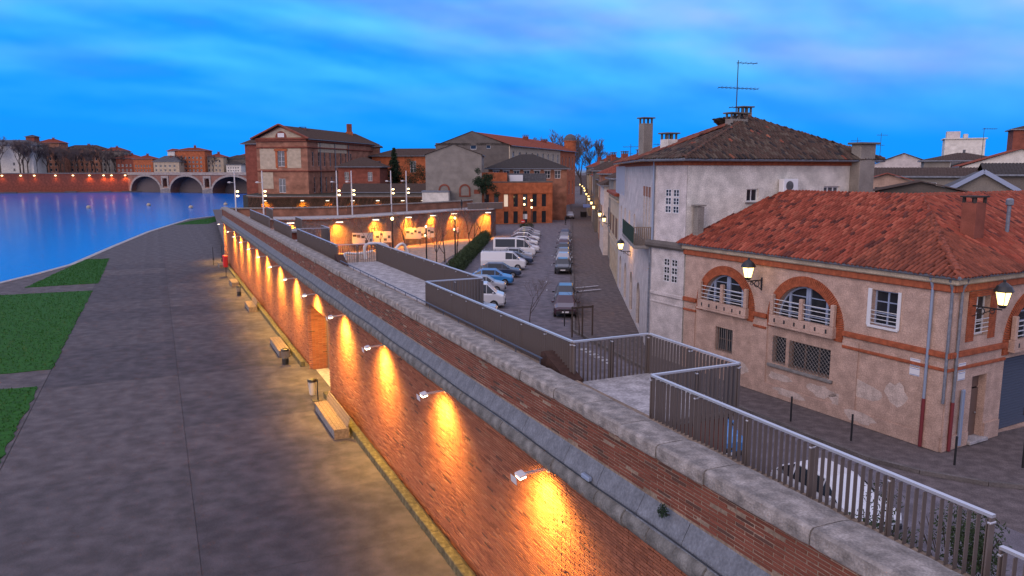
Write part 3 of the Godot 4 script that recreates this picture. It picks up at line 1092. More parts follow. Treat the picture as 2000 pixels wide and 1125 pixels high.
# window in an opening of the wall: frame bars (with panes as sub-parts) set back by deep
func window(parent: Node3D, o: Vector3, r: Vector3, q: Array, deep: float, cols: int, rows: int, frame: Material, pane: Material, called := "window") -> MeshInstance3D:
	var g := G.new()
	var x0: float = q[0]
	var y0: float = q[1]
	var x1: float = q[2]
	var y1: float = q[3]
	var t := clampf((x1 - x0) * 0.06, 0.035, 0.09)
	var d := -deep + 0.03
	fbox(g, o, r, x0, y0, x0 + t, y1, d, d + 0.06)
	fbox(g, o, r, x1 - t, y0, x1, y1, d, d + 0.06)
	fbox(g, o, r, x0 + t, y0, x1 - t, y0 + t, d, d + 0.058)
	fbox(g, o, r, x0 + t, y1 - t, x1 - t, y1, d, d + 0.058)
	for i in range(1, cols):
		var x := lerpf(x0, x1, float(i) / cols)
		fbox(g, o, r, x - t * 0.5, y0 + t, x + t * 0.5, y1 - t, d, d + 0.054)
	for j in range(1, rows):
		var y := lerpf(y0, y1, float(j) / rows)
		fbox(g, o, r, x0 + t, y - t * 0.3, x1 - t, y + t * 0.3, d, d + 0.05)
	var w := obj(called, g, frame, parent)
	var p := G.new()
	p.quad(fp(o, r, x0, y0, d + 0.02), fp(o, r, x1, y0, d + 0.02), fp(o, r, x1, y1, d + 0.02), fp(o, r, x0, y1, d + 0.02))
	obj("pane", p, pane, w)
	return w

# rectangular house: front-left corner, unit vector along the front (to the right seen from outside), length, depth, heights
# wins: per side (0 front, 1 right, 2 back, 3 left) a list of [first x, step, count, sill y, width, height, cols, rows, arch rise]
func house(called: String, label: String, group: String, o: Vector3, r: Vector3, L: float, W: float, H: float, wm: Material, rm: Material, roof: String, rh: float, wins: Dictionary, frame: Material, over := 0.45, cat := "house") -> Node3D:
	var t := thing(called, label, cat, Vector3.ZERO, 0.0, group)
	var back := -r.cross(Vector3.UP)
	var cs := [o, o + r * L, o + r * L + back * W, o + back * W]
	var rs := [r, back, -r, -back]
	var ls := [L, W, L, W]
	for s in 4:
		var holes := []
		var todo := []
		if wins.has(s):
			for q in wins[s]:
				for i in q[2]:
					var x: float = q[0] + q[1] * i
					var rise: float = q[8] if q.size() > 8 else 0.0
					holes.append([x, q[3], x + q[4], q[3] + q[5], rise])
					todo.append([x, q[3], x + q[4], q[3] + q[5], q[6], q[7]])
		var g := G.new()
		g.wall(cs[s], rs[s], ls[s], H, holes, 0.22)
		if roof == "gable" and s % 2 == 1 or roof == "gable_front" and s % 2 == 0:
			g.tri(cs[s] + Vector3.UP * H, cs[s] + rs[s] * ls[s] + Vector3.UP * H, cs[s] + rs[s] * (ls[s] * 0.5) + Vector3.UP * (H + rh))
		obj("wall", g, wm, t)
		for q in todo:
			window(t, cs[s], rs[s], q, 0.2, q[4], q[5], frame, M.glass_dark if rng.randf() < 0.8 else M.glass_grey)
	var e := Vector3.UP * H
	var f := r * over
	var b := back * over
	var p := [cs[0] + e - f - b, cs[1] + e + f - b, cs[2] + e + f + b, cs[3] + e - f + b]
	var rg := G.new()
	var up := Vector3.UP * (rh + 0.02)
	if roof == "hip":
		var half := minf(L, W) * 0.5 + over
		var a1: Vector3
		var a2: Vector3
		if L >= W:
			a1 = (p[0] + p[3]) * 0.5 + r * half + up
			a2 = (p[1] + p[2]) * 0.5 - r * half + up
			rg.corrug(p[0], p[1], a2, a1, 0.28, 0.06)
			rg.corrug(p[1], p[2], a2, a2, 0.28, 0.06)
			rg.corrug(p[2], p[3], a1, a2, 0.28, 0.06)
			rg.corrug(p[3], p[0], a1, a1, 0.28, 0.06)
		else:
			a1 = (p[0] + p[1]) * 0.5 + back * half + up
			a2 = (p[2] + p[3]) * 0.5 - back * half + up
			rg.corrug(p[0], p[1], a1, a1, 0.28, 0.06)
			rg.corrug(p[1], p[2], a2, a1, 0.28, 0.06)
			rg.corrug(p[2], p[3], a2, a2, 0.28, 0.06)
			rg.corrug(p[3], p[0], a1, a2, 0.28, 0.06)
	elif roof == "gable":
		var a1: Vector3 = (p[0] + p[3]) * 0.5 + up
		var a2: Vector3 = (p[1] + p[2]) * 0.5 + up
		rg.corrug(p[0], p[1], a2, a1, 0.28, 0.06)
		rg.corrug(p[2], p[3], a1, a2, 0.28, 0.06)
	elif roof == "gable_front":
		var a1: Vector3 = (p[0] + p[1]) * 0.5 + up
		var a2: Vector3 = (p[2] + p[3]) * 0.5 + up
		rg.corrug(p[1], p[2], a2, a1, 0.28, 0.06)
		rg.corrug(p[3], p[0], a1, a2, 0.28, 0.06)
	elif roof == "shed":     # falls towards the front
		rg.corrug(p[0], p[1], p[2] + up, p[3] + up, 0.28, 0.06)
		var tg := G.new()
		tg.quad(cs[1] + e, cs[2] + e, cs[2] + e + up * 0.93, cs[2] + e + up * 0.93)
		tg.quad(cs[3] + e, cs[0] + e, cs[3] + e + up * 0.93, cs[3] + e + up * 0.93)
		obj("wall", tg, wm, t)
	else:
		rg.slab([Vector2(p[0].x, p[0].z), Vector2(p[1].x, p[1].z), Vector2(p[2].x, p[2].z), Vector2(p[3].x, p[3].z)], o.y + H, o.y + H + 0.25)
	var ro := obj("roof", rg, rm, t)
	if roof != "flat":
		var fg := G.new()      # eaves board with a gutter
		for k in 4:
			if roof == "gable" and k % 2 == 1 or roof == "gable_front" and k % 2 == 0:
				continue
			fg.bar(p[k] - Vector3.UP * 0.06, p[(k + 1) % 4] - Vector3.UP * 0.06, 0.1, 0.16)
		if fg.v.size():
			obj("gutter", fg, M.zinc, ro)
	return t

func chimney(parent: Node3D, at: Vector3, s: Vector3, m: Material, pots := 2) -> void:
	var g := G.new()
	g.box(at + Vector3.UP * s.y * 0.5, s, Basis.IDENTITY, 0.02)
	var c := obj("chimney", g, m, parent)
	g = G.new()
	for i in pots + 1:
		for k in [-1.0, 1.0]:
			g.box(at + Vector3((i / float(pots) - 0.5) * (s.x - 0.12), s.y + 0.16, k * (s.z * 0.5 - 0.08)), Vector3(0.1, 0.32, 0.1))
	g.box(at + Vector3.UP * (s.y + 0.36), Vector3(s.x + 0.22, 0.08, s.z + 0.22), Basis.IDENTITY, 0.015)
	obj("chimney_cap", g, M.plaster_dark, c)

func aerial(at: Vector3, h: float, label: String, arms: Array) -> void:
	var o := thing("aerial", label, "aerial", at)
	var g := G.new()
	g.cyl(Vector3.ZERO, Vector3(0, h, 0), 0.035, 0.025, 6)
	obj("mast", g, M.dark_iron, o)
	for a in arms:      # [height, length each way, length other way, yaw]
		g = G.new()
		var d := Vector3(cos(a[3]), 0, sin(a[3]))
		g.cyl(Vector3(0, a[0], 0) - d * a[2], Vector3(0, a[0], 0) + d * a[1], 0.022, 0.022, 5)
		var n := int((a[1] + a[2]) / 0.3)
		for i in n:
			var p: Vector3 = Vector3(0, a[0], 0) + d * (-a[2] + (a[1] + a[2]) * (i + 0.5) / n)
			var s := Vector3(-d.z, 0.15, d.x) * 0.28
			g.cyl(p - s, p + s, 0.01, 0.01, 4)
		obj("antenna_boom", g, M.dark_iron, o)

# wall lantern: at = middle of the lit glass, out = from the wall to the lantern, reach = length of the bracket
func lantern(at: Vector3, out: Vector3, reach: float, label: String, group := "", light := 1.0, k := 1.0) -> void:
	var o := thing("street_lantern", label, "lantern", at, 0.0, group)
	var g := G.new()
	var b := Vector3(0, -0.42 * k, 0)
	g.bar(b, b - out * reach, 0.05, 0.05)
	g.bar(b - out * reach + Vector3(0, -0.5, 0), b - out * reach + Vector3(0, 0.12, 0), 0.06, 0.04, out)
	for i in 9:      # scrollwork under the arm
		var a := TAU * i / 9
		var c := b - out * (reach * 0.66) - Vector3(0, 0.17, 0)
		var c2 := b - out * (reach * 0.3) - Vector3(0, 0.11, 0)
		var p0 := out * cos(a) + Vector3.UP * sin(a)
		var p1 := out * cos(a + TAU / 9) + Vector3.UP * sin(a + TAU / 9)
		g.bar(c + p0 * 0.15, c + p1 * 0.15, 0.03, 0.03)
		g.bar(c2 + p0 * 0.09, c2 + p1 * 0.09, 0.025, 0.025)
	g.bar(b - out * reach + Vector3(0, -0.45, 0), b - out * (reach * 0.15), 0.03, 0.03)
	obj("bracket", g, M.black_paint, o)
	g = G.new()
	g.lathe(Vector3.ZERO, [Vector2(0.31 * k, 0.22 * k), Vector2(0.33 * k, 0.25 * k), Vector2(0.24 * k, 0.42 * k), Vector2(0.1 * k, 0.53 * k), Vector2(0.05 * k, 0.56 * k), Vector2(0.05 * k, 0.64 * k), Vector2(0.0, 0.66 * k)], 8)
	obj("cap", g, M.black_paint, o)
	g = G.new()
	g.lathe(Vector3.ZERO, [Vector2(0.10 * k, -0.36 * k), Vector2(0.13 * k, -0.3 * k), Vector2(0.15 * k, -0.24 * k)], 8)
	obj("base", g, M.black_paint, o)
	g = G.new()
	g.lathe(Vector3.ZERO, [Vector2(0.0, -0.24 * k), Vector2(0.145 * k, -0.235 * k), Vector2(0.245 * k, 0.215 * k), Vector2(0.0, 0.22 * k)], 8)
	obj("lamp_glass", g, M.glow_lantern, o)
	g = G.new()
	for i in 4:
		var a := TAU * (i + 0.5) / 4
		g.bar(Vector3(cos(a) * 0.15 * k, -0.24 * k, sin(a) * 0.15 * k), Vector3(cos(a) * 0.255 * k, 0.22 * k, sin(a) * 0.255 * k), 0.02, 0.02)
	obj("glass_frame", g, M.black_paint, o)
	var l := OmniLight3D.new()
	l.light_color = Color(1.0, 0.68, 0.28)
	l.light_energy = 2.6 * light
	l.omni_range = 30.0
	l.omni_attenuation = 2.0
	l.light_size = 0.15
	l.shadow_enabled = true
	l.position = at
	add_child(l)

# barrel tile, its axis along +z down the slope
func tile_mesh(w: float, l: float) -> ArrayMesh:
	var g := G.new()
	var seg := 5
	for i in seg:
		var a := PI * i / seg
		var b := PI * (i + 1) / seg
		var p0 := Vector3(-cos(a) * w * 0.5, sin(a) * w * 0.42, l * 0.5)
		var p1 := Vector3(-cos(b) * w * 0.5, sin(b) * w * 0.42, l * 0.5)
		var q0 := Vector3(-cos(a) * w * 0.42, sin(a) * w * 0.34, -l * 0.5)
		var q1 := Vector3(-cos(b) * w * 0.42, sin(b) * w * 0.34, -l * 0.5)
		var n0 := Vector3(-cos(a), sin(a), 0)
		var n1 := Vector3(-cos(b), sin(b), 0)
		g.trin(p0, p1, q1, n0, n1, n1)
		g.trin(p0, q1, q0, n0, n1, n0)
		var i0 := p0 * Vector3(0.8, 0.72, 1)
		var i1 := p1 * Vector3(0.8, 0.72, 1)
		g.quad(p1, p0, i0, i1)
	return g.mesh()

# places of the tiles of one slope: eave a -> b (left to right from outside), ridge d -> c
func tile_places(a: Vector3, b: Vector3, c: Vector3, d: Vector3, pitch: float, step: float, out: Array) -> void:
	var ex := (b - a).normalized()
	var L := (b - a).length()
	var nn := (b - a).cross(d - a).normalized()
	var up := nn.cross(ex)
	var H := (d - a).dot(up)
	var xd := (d - a).dot(ex)
	var xc := (c - a).dot(ex)
	var bs := Basis(-ex, nn, -up)
	bs = Basis(ex, nn, ex.cross(nn))
	var nx := int(L / pitch)
	for i in nx:
		var x := (i + 0.5) * L / nx
		var h := H
		if xd > 0.01 and x < xd: h = minf(h, H * x / xd)
		if xc < L - 0.01 and x > xc: h = minf(h, H * (L - x) / (L - xc))
		var j := 0
		while j * step < h + 0.1:
			var jit := Basis(nn, rng.randf_range(-0.06, 0.06)) * Basis(ex, rng.randf_range(0.10, 0.17))
			out.append(Transform3D(jit * bs, a + ex * (x + rng.randf_range(-0.012, 0.012)) + up * (j * step + 0.1 + rng.randf_range(-0.02, 0.02)) + nn * rng.randf_range(0.045, 0.065)))
			j += 1

func tile_tone(base: Color) -> Color:
	var k := rng.randf_range(0.65, 1.25)
	var t := rng.randf()
	var c := base
	if t < 0.10: c = Color(base.r * 0.45, base.g * 0.6, base.b * 0.8)
	elif t < 0.30: c = Color(base.r * 1.25, base.g * 1.5, base.b * 1.5)
	return Color(c.r * k, c.g * k, c.b * k)

func ridge_tiles(parent: Node3D, a: Vector3, b: Vector3, m: Material) -> void:
	var mesh := tile_mesh(0.27, 0.46)
	var z := (a - b).normalized()
	var x := Vector3.UP.cross(z).normalized()
	var bs := Basis(x, z.cross(x), z)
	var n := int(a.distance_to(b) / 0.40)
	for i in n:
		var o := put("ridge_tile", mesh, m, parent)
		o.transform = Transform3D(bs, a.lerp(b, (i + 0.5) / n) + Vector3.UP * 0.05)

# ---------------------------------------------------------------- the corner house
func corner_house() -> void:
	var t := thing("corner_house", "pink plastered corner house with brick arched windows and red tiled roof", "house", Vector3.ZERO)
	var c := Vector3(26.7, 1.3, -18.7)
	var d := Vector3(-0.055, 0, -0.9985).normalized()
	var L := 14.95
	var oa := c + d * L          # lower left of the long front
	var ra := -d
	var rb := Vector3(0.996, 0, -0.087).normalized()
	var H := 6.75
	var arches := [[3.1, 1.6], [8.15, 1.68]]
	var holes := []
	for q in arches:
		holes.append([q[0] - q[1], 3.62, q[0] + q[1], 3.82 + q[1], q[1]])
	holes.append([11.55, 4.4, 12.75, 5.86])
	holes.append([2.5, 1.42, 3.75, 2.68])
	holes.append([6.4, 1.65, 7.2, 2.95])
	holes.append([7.4, 1.6, 9.7, 2.9])
	var g := G.new()
	g.wall(oa, ra, L, H, holes, 0.35)
	obj("wall", g, M.plaster_pink, t)
	var LB := 18.0
	var hb := [[1.75, 0.1, 2.75, 2.75], [1.5, 4.35, 2.5, 5.9], [4.1, 3.62, 7.5, 5.52, 1.7], [3.9, 0.05, 7.9, 3.2], [10.4, 4.35, 11.4, 5.9]]
	g = G.new()
	g.wall(c, rb, LB, H, hb, 0.35)
	obj("wall", g, M.plaster_pink, t)
	g = G.new()     # the two hidden sides
	var far := oa - rb * -14.0
	g.wall(c + rb * LB, -ra, 14.0, H, [], 0.1)
	g.wall(oa + rb * 14.0, -rb, 14.0, H, [], 0.1)
	obj("wall", g, M.plaster_grey, t)
	# plinth, pilasters and string courses
	g = G.new()
	fbox(g, oa, ra, 0, 0, L - 0.05, 0.55, 0.002, 0.06)
	fbox(g, c, rb, 0, 0, 1.7, 0.55, 0.002, 0.06)
	fbox(g, c, rb, 2.8, 0, 3.85, 0.7, 0.002, 0.07)
	obj("plinth", g, M.plaster_pink, t)
	for x in [[0.1, 0.95], [5.05, 6.05], [10.3, 11.1], [13.9, L]]:
		g = G.new()
		fbox(g, oa, ra, x[0], 0.55, x[1], 3.5, 0.002, 0.05)
		obj("pilaster", g, M.plaster_pink, t)
	g = G.new()
	fbox(g, c, rb, 0, 0.55, 0.55, 5.9, 0.002, 0.05)
	obj("pilaster", g, M.plaster_pink, t)
	for y in [[3.68, 3.9, 0.14], [3.16, 3.28, 0.10]]:
		for x in [[0.0, 1.0], [5.15, 6.0], [10.3, L + 0.1]]:
			g = G.new()
			fbox(g, oa, ra, x[0], y[0], x[1], y[1], 0.0, y[2], 0.02)
			obj("string_course", g, M.band_orange, t)
		g = G.new()
		fbox(g, c, rb, 0, y[0], 3.85, y[1], 0.0, y[2] - 0.004, 0.02)
		obj("string_course", g, M.band_orange, t)
	# cornice: orange band, pale moulding, gutter
	g = G.new()
	fbox(g, oa, ra, -0.05, 6.2, L + 0.1, 6.5, 0.0, 0.16, 0.03)
	fbox(g, c, rb, -0.05, 6.2, LB, 6.5, 0.0, 0.157, 0.03)
	obj("orange_band", g, M.band_orange, t)
	g = G.new()
	fbox(g, oa, ra, -0.05, 6.5, L + 0.3, 6.75, 0.0, 0.3, 0.05)
	fbox(g, c, rb, -0.3, 6.5, LB, 6.75, 0.0, 0.297, 0.05)
	obj("cornice", g, M.plaster_cream, t)
	g = G.new()
	g.tube([fp(oa, ra, -0.1, 6.8, 0.42), fp(oa, ra, L + 0.42, 6.8, 0.42), fp(c, rb, LB, 6.8, 0.42)], 0.075, 8)
	obj("gutter", g, M.zinc, t)
	# arched windows with voussoirs and balconies
	var vm := G.new()
	vm.box(Vector3.ZERO, Vector3(0.075, 0.46, 0.1), Basis.IDENTITY, 0.008)
	var vous := vm.mesh()
	var bm := G.new()
	bm.box(Vector3.ZERO, Vector3(0.42, 0.07, 0.1), Basis.IDENTITY, 0.008)
	var jamb := bm.mesh()
	var fronts := [[oa, ra, 3.1, 1.6], [oa, ra, 8.15, 1.68], [c, rb, 5.8, 1.7]]
	for q in fronts:
		var o: Vector3 = q[0]
		var r: Vector3 = q[1]
		var cx: float = q[2]
		var R: float = q[3]
		var nrm := r.cross(Vector3.UP)
		var n := int(PI * (R + 0.23) / 0.088)
		for i in n:
			var a := PI * (i + 0.5) / n
			var b := put("arch_brick", vous, M.band_orange, t)
			var dirv := r * cos(a) + Vector3.UP * sin(a)
			var tang := nrm.cross(dirv) * -1.0
			b.transform = Transform3D(Basis(tang, dirv, tang.cross(dirv)), fp(o, r, cx, 3.82, 0.02) + dirv * (R + 0.235))
		for k in 6:
			for s in [-1.0, 1.0]:
				var b := put("arch_brick", jamb, M.band_orange, t)
				b.transform = Transform3D(Basis(r, Vector3.UP, nrm), fp(o, r, cx + s * (R + 0.235), 3.40 + k * 0.078, 0.02))
		# joinery: blue-grey frame with a half-round head
		var w := G.new()
		var dp := -0.26
		for i in 18:
			var a0 := PI * i / 18
			var a1 := PI * (i + 1) / 18
			var p0 := fp(o, r, cx, 3.82, dp) + (r * cos(a0) + Vector3.UP * sin(a0)) * (R - 0.05)
			var p1 := fp(o, r, cx, 3.82, dp) + (r * cos(a1) + Vector3.UP * sin(a1)) * (R - 0.05)
			w.bar(p0, p1, 0.08, 0.1, nrm)
		for x in [-0.62, -0.04, 0.04, 0.62]:
			var hh := sqrt(R * R - x * x * R * R) + 0.2
			fbox(w, o, r, cx + x * R - 0.06, 3.62, cx + x * R + 0.06, 3.62 + hh - 0.05, dp - 0.04, dp + 0.05)
		for y in [0.5, 0.95, 1.35]:
			var ww := sqrt(maxf(0.01, R * R - pow(maxf(0.0, y - 0.2), 2))) - 0.04
			fbox(w, o, r, cx - ww, 3.62 + y, cx + ww, 3.66 + y, dp - 0.03, dp + 0.04)
		var win := obj("arched_window", w, M.frame_blue, t)
		var pn := G.new()
		var pp := []
		for i in 19:
			var a := PI * i / 18
			pp.append(fp(o, r, cx, 3.82, dp - 0.02) + (r * cos(a) + Vector3.UP * sin(a)) * R)
		pp.append(fp(o, r, cx - R, 3.62, dp - 0.02))
		pp.append(fp(o, r, cx + R, 3.62, dp - 0.02))
		pn.poly(pp, false)
		obj("pane", pn, M.glass_dark, win)
		# balcony: slab front with drain slots, three posts and rails
		var bl := G.new()
		var hw := R + 0.13
		fbox(bl, o, r, cx - hw, 3.58, cx + hw, 3.98, 0.04, 0.30, 0.015)
		fbox(bl, o, r, cx - hw, 3.48, cx + hw, 3.58, 0.0, 0.34, 0.01)
		var bo := obj("balcony", bl, M.plaster_pink, t)
		for x in [-hw + 0.1, 0.0, hw - 0.1]:
			var po := G.new()
			fbox(po, o, r, cx + x - 0.1, 3.98, cx + x + 0.1, 4.95, 0.1, 0.3, 0.03)
			obj("balcony_post", po, M.plaster_pink, bo)
		for k in 4:
			var ra2 := G.new()
			ra2.bar(fp(o, r, cx - hw + 0.15, 4.12 + k * 0.2, 0.2), fp(o, r, cx + hw - 0.15, 4.12 + k * 0.2, 0.2), 0.03, 0.03)
			obj("balcony_rail", ra2, M.frame_white, bo)
		for k in 6:
			var sl := G.new()
			var x := cx - hw + 0.35 + k * (2 * hw - 0.7) / 5
			fbox(sl, o, r, x - 0.045, 3.66, x + 0.045, 3.84, 0.29, 0.306)
			obj("drain_slot", sl, M.dark_iron, bo)
	# casement with open shutters and rails
	window(t, oa, ra, [11.55, 4.4, 12.75, 5.86], 0.3, 2, 3, M.frame_blue, M.glass_dark)
	for x in [[11.38, 11.56], [12.74, 12.88]]:
		g = G.new()
		fbox(g, oa, ra, x[0], 4.36, x[1], 5.9, 0.01, 0.06, 0.008)
		obj("shutter", g, M.frame_white, t)
	g = G.new()
	for k in 4:
		g.bar(fp(oa, ra, 11.55, 4.5 + k * 0.17, 0.03), fp(oa, ra, 12.75, 4.5 + k * 0.17, 0.03), 0.025, 0.025)
	obj("window_rail", g, M.frame_white, t)
	g = G.new()
	fbox(g, oa, ra, 11.45, 4.3, 12.85, 4.4, 0.0, 0.1, 0.01)
	obj("window_sill", g, M.frame_white, t)
	# barred and latticed ground-floor windows
	window(t, oa, ra, [2.5, 1.42, 3.75, 2.68], 0.3, 2, 2, M.frame_brown, M.glass_dark)
	for k in 8:
		g = G.new()
		g.cyl(fp(oa, ra, 2.6 + k * 0.15, 1.42, -0.05), fp(oa, ra, 2.6 + k * 0.15, 2.68, -0.05), 0.016, 0.016, 6)
		obj("window_bar", g, M.stone_grey, t)
	for q in [[6.4, 1.65, 7.2, 2.95], [7.4, 1.6, 9.7, 2.9]]:
		window(t, oa, ra, q, 0.3, 1 if q[2] - q[0] < 1 else 3, 1, M.frame_brown, M.glass_dark)
		g = G.new()
		var st := 0.2
		var w: float = q[2] - q[0]
		var h: float = q[3] - q[1]
		var s := -h
		while s < w:
			var x0 := maxf(s, 0.0)
			var x1 := minf(s + h, w)
			if x1 > x0:
				g.bar(fp(oa, ra, q[0] + x0, q[1] + (x0 - s), 0.02), fp(oa, ra, q[0] + x1, q[1] + (x1 - s), 0.02), 0.022, 0.012)
				g.bar(fp(oa, ra, q[0] + x0, q[3] - (x0 - s), 0.035), fp(oa, ra, q[0] + x1, q[3] - (x1 - s), 0.035), 0.022, 0.012)
			s += st
		obj("lattice", g, M.stone_grey, t)
	g = G.new()
	fbox(g, oa, ra, 6.2, 1.45, 9.9, 1.58, 0.0, 0.14, 0.015)
	obj("window_sill", g, M.stone_grey, t)
	# right-hand face: door, window with brick surround, roller shutter
	g = G.new()
	fbox(g, c, rb, 1.75, 0.1, 2.75, 2.1, -0.34, -0.28, 0.01)
	fbox(g, c, rb, 1.75, 2.16, 2.75, 2.75, -0.34, -0.3, 0.01)
	var dr := obj("door", g, M.frame_brown, t)
	g = G.new()
	g.ball(fp(c, rb, 2.6, 1.1, -0.25), 0.04)
	obj("door_handle", g, M.rim, dr)
	g = G.new()
	fbox(g, c, rb, 1.65, 0.02, 2.9, 0.16, -0.3, 0.2, 0.015)
	obj("door_step", g, M.pale_concrete, t)
	window(t, c, rb, [1.5, 4.35, 2.5, 5.9], 0.3, 2, 3, M.frame_white, M.glass_dark)
	for x in [[1.0, 1.5], [2.5, 2.95]]:
		var y := 4.2
		while y < 6.0:
			var b := G.new()
			fbox(b, c, rb, x[0], y, x[1], y + 0.068, 0.0, 0.04, 0.006)
			obj("surround_brick", b, M.band_orange, t)
			y += 0.078
	for y in [5.92, 6.0, 6.08]:
		var b := G.new()
		fbox(b, c, rb, 1.0, y, 2.95, y + 0.068, 0.0, 0.04, 0.006)
		obj("surround_brick", b, M.band_orange, t)
	g = G.new()
	for k in 4:
		g.bar(fp(c, rb, 1.5, 4.5 + k * 0.17, 0.0), fp(c, rb, 2.5, 4.5 + k * 0.17, 0.0), 0.025, 0.025)
	obj("window_rail", g, M.frame_white, t)
	for k in 26:
		g = G.new()
		fbox(g, c, rb, 3.9, 0.06 + k * 0.12, 7.9, 0.06 + k * 0.12 + 0.112, -0.3, -0.25, 0.012)
		obj("shutter_slat", g, M.shutter_blue, t)
	window(t, c, rb, [10.4, 4.35, 11.4, 5.9], 0.3, 2, 3, M.frame_white, M.glass_dark)
	# downpipes at the corner, meter duct, name plates
	for q in [[oa, ra, L - 0.75, M.pipe_blue], [oa, ra, L + 0.02, M.zinc], [c, rb, 0.35, M.zinc]]:
		g = G.new()
		g.tube([fp(q[0], q[1], q[2], 6.7, 0.3), fp(q[0], q[1], q[2], 6.3, 0.12), fp(q[0], q[1], q[2], 1.95, 0.12)], 0.055, 8)
		var dp := obj("downpipe", g, q[3], t)
		if q[2] != L + 0.02:
			g = G.new()
			g.cyl(fp(q[0], q[1], q[2], 0.02, 0.12), fp(q[0], q[1], q[2], 1.95, 0.12), 0.07, 0.07, 8)
			obj("cast_iron_foot", g, M.pipe_red, dp)
	g = G.new()
	fbox(g, c, rb, 0.95, 0.1, 1.12, 2.35, 0.05, 0.15, 0.02)
	obj("cable_duct", g, M.pipe_blue, t)
	for q in [[oa, ra, L - 1.5], [c, rb, 0.7]]:
		for k in 2:
			g = G.new()
			fbox(g, q[0], q[1], q[2], 2.72 + k * 0.36, q[2] + 0.48, 3.04 + k * 0.36, 0.0, 0.03, 0.008)
			var pl := obj("street_plate", g, M.plastic_white, t)
			g = G.new()
			fbox(g, q[0], q[1], q[2] + 0.03, 2.75 + k * 0.36, q[2] + 0.45, 2.765 + k * 0.36, 0.03, 0.034)
			fbox(g, q[0], q[1], q[2] + 0.03, 2.995 + k * 0.36, q[2] + 0.45, 3.01 + k * 0.36, 0.03, 0.034)
			obj("plate_border", g, M.sign_blue, pl)
	# patches where the paint has come off the plaster
	rng.seed = 19
	for q in [[L - 2.0, 1.75, 0.5, 0.6], [L - 3.6, 1.5, 1.1, 0.45], [L - 4.6, 0.75, 0.7, 0.3], [9.3, 0.95, 0.9, 0.3], [6.9, 1.0, 0.8, 0.22], [4.4, 0.95, 0.6, 0.35], [2.0, 0.9, 0.7, 0.3], [11.4, 0.35, 0.8, 0.3], [7.6, 0.4, 1.0, 0.2]]:
		g = G.new()
		var pts := []
		for k in 14:
			var a := TAU * k / 14
			var m := rng.randf_range(0.65, 1.1)
			pts.append(fp(oa, ra, q[0] + cos(a) * q[2] * m, q[1] + sin(a) * q[3] * m, 0.066 if q[1] < 0.55 else 0.006))
		g.poly(pts, false)
		obj("bare_plaster_patch", g, M.bare_plaster, t)
	# roof: base sheets, then every tile
	var e0 := fp(oa, ra, -0.2, 6.82, 0.42)
	var ec := fp(oa, ra, L + 0.42, 6.82, 0.42)
	var e1 := fp(c, rb, LB, 6.82, 0.42)
	var y1 := 10.72
	var hipp := Vector3(33.2, y1, -25.35)
	var rl := Vector3(32.35, y1, e0.z + 0.25)
	var rr := Vector3(45.0, y1, -26.4)
	g = G.new()
	g.quad(e0, ec, hipp, rl)
	g.quad(ec, e1, rr, hipp)
	g.quad(rl, hipp, hipp + Vector3(8, -2.5, -6), rl + Vector3(8, -2.5, 0))
	g.quad(hipp, rr, rr + Vector3(0, -2.5, -7), hipp + Vector3(7, -2.5, -7))
	var ro := obj("roof", g, M.roof_red, t)
	rng.seed = 31
	var places := []
	tile_places(e0, ec, hipp, rl, 0.215, 0.36, places)
	tile_places(ec, e1, rr, hipp, 0.215, 0.36, places)
	var single := []       # one stretch of single tiles, the rest one tiling; tones drawn at random for both
	var rest := []
	for p in places:
		if single.size() < 300 and p.origin.z > -23.0 and p.origin.x < 31.0: single.append(p)
		else: rest.append(p)
	var tm := tile_mesh(0.205, 0.45)
	var tones := []
	for i in 6:
		tones.append(mat("tile_%d" % i, 0.31 * (0.5 + 0.14 * i), 0.072 * (0.6 + 0.16 * i), 0.036 * (0.7 + 0.16 * i), 0.85, 2.5, 0.9, 0.5))
	for p in single:
		var b := put("roof_tile", tm, tones[mini(5, int(absf(rng.randfn(2.6, 1.3))))], ro)
		b.transform = p
	var cols := []
	for i in rest.size():
		cols.append(tile_tone(Color(0.285, 0.064, 0.037)))
	stuff_copies("roof_tiling", tm, M.tiles, rest, cols, ro)
	ridge_tiles(ro, ec + Vector3(0.3, 0.15, -0.3), hipp, tones[4])
	ridge_tiles(ro, hipp, rr, tones[4])
	ridge_tiles(ro, hipp, rl, tones[3])
	# red chimney and flue on the right slope
	g = G.new()
	g.box(Vector3(31.2, 9.7, -21.3), Vector3(0.75, 1.9, 0.6), Basis(Vector3.UP, 0.1), 0.015)
	var ch := obj("chimney", g, M.brick_red, ro)
	g = G.new()
	for k in [-1, 1]:
		for s in [-1, 1]:
			g.box(Vector3(31.2 + k * 0.31, 10.75, -21.3 + s * 0.24), Vector3(0.1, 0.24, 0.1))
	g.box(Vector3(31.2, 10.9, -21.3), Vector3(0.9, 0.07, 0.75), Basis(Vector3.UP, 0.1), 0.01)
	obj("chimney_cap", g, M.roof_dark, ch)
	g = G.new()
	g.box(Vector3(31.1, 9.0, -20.75), Vector3(0.95, 0.05, 0.45), Basis(Vector3.RIGHT, 0.33), 0.0)
	obj("lead_flashing", g, M.zinc, ch)
	g = G.new()
	g.cyl(Vector3(34.0, 9.1, -21.6), Vector3(34.0, 10.5, -21.6), 0.08, 0.08, 10)
	g.lathe(Vector3(34.0, 10.45, -21.6), [Vector2(0.1, 0), Vector2(0.16, 0.05), Vector2(0.16, 0.25), Vector2(0.1, 0.32), Vector2(0, 0.33)], 10)
	obj("flue", g, M.zinc, ro)
	g = G.new()
	g.box(Vector3(38.0, 10.25, -24.6), Vector3(1.1, 0.06, 0.6), Basis(Vector3.RIGHT, 0.33), 0.01)
	obj("skylight", g, M.glass_grey, ro)
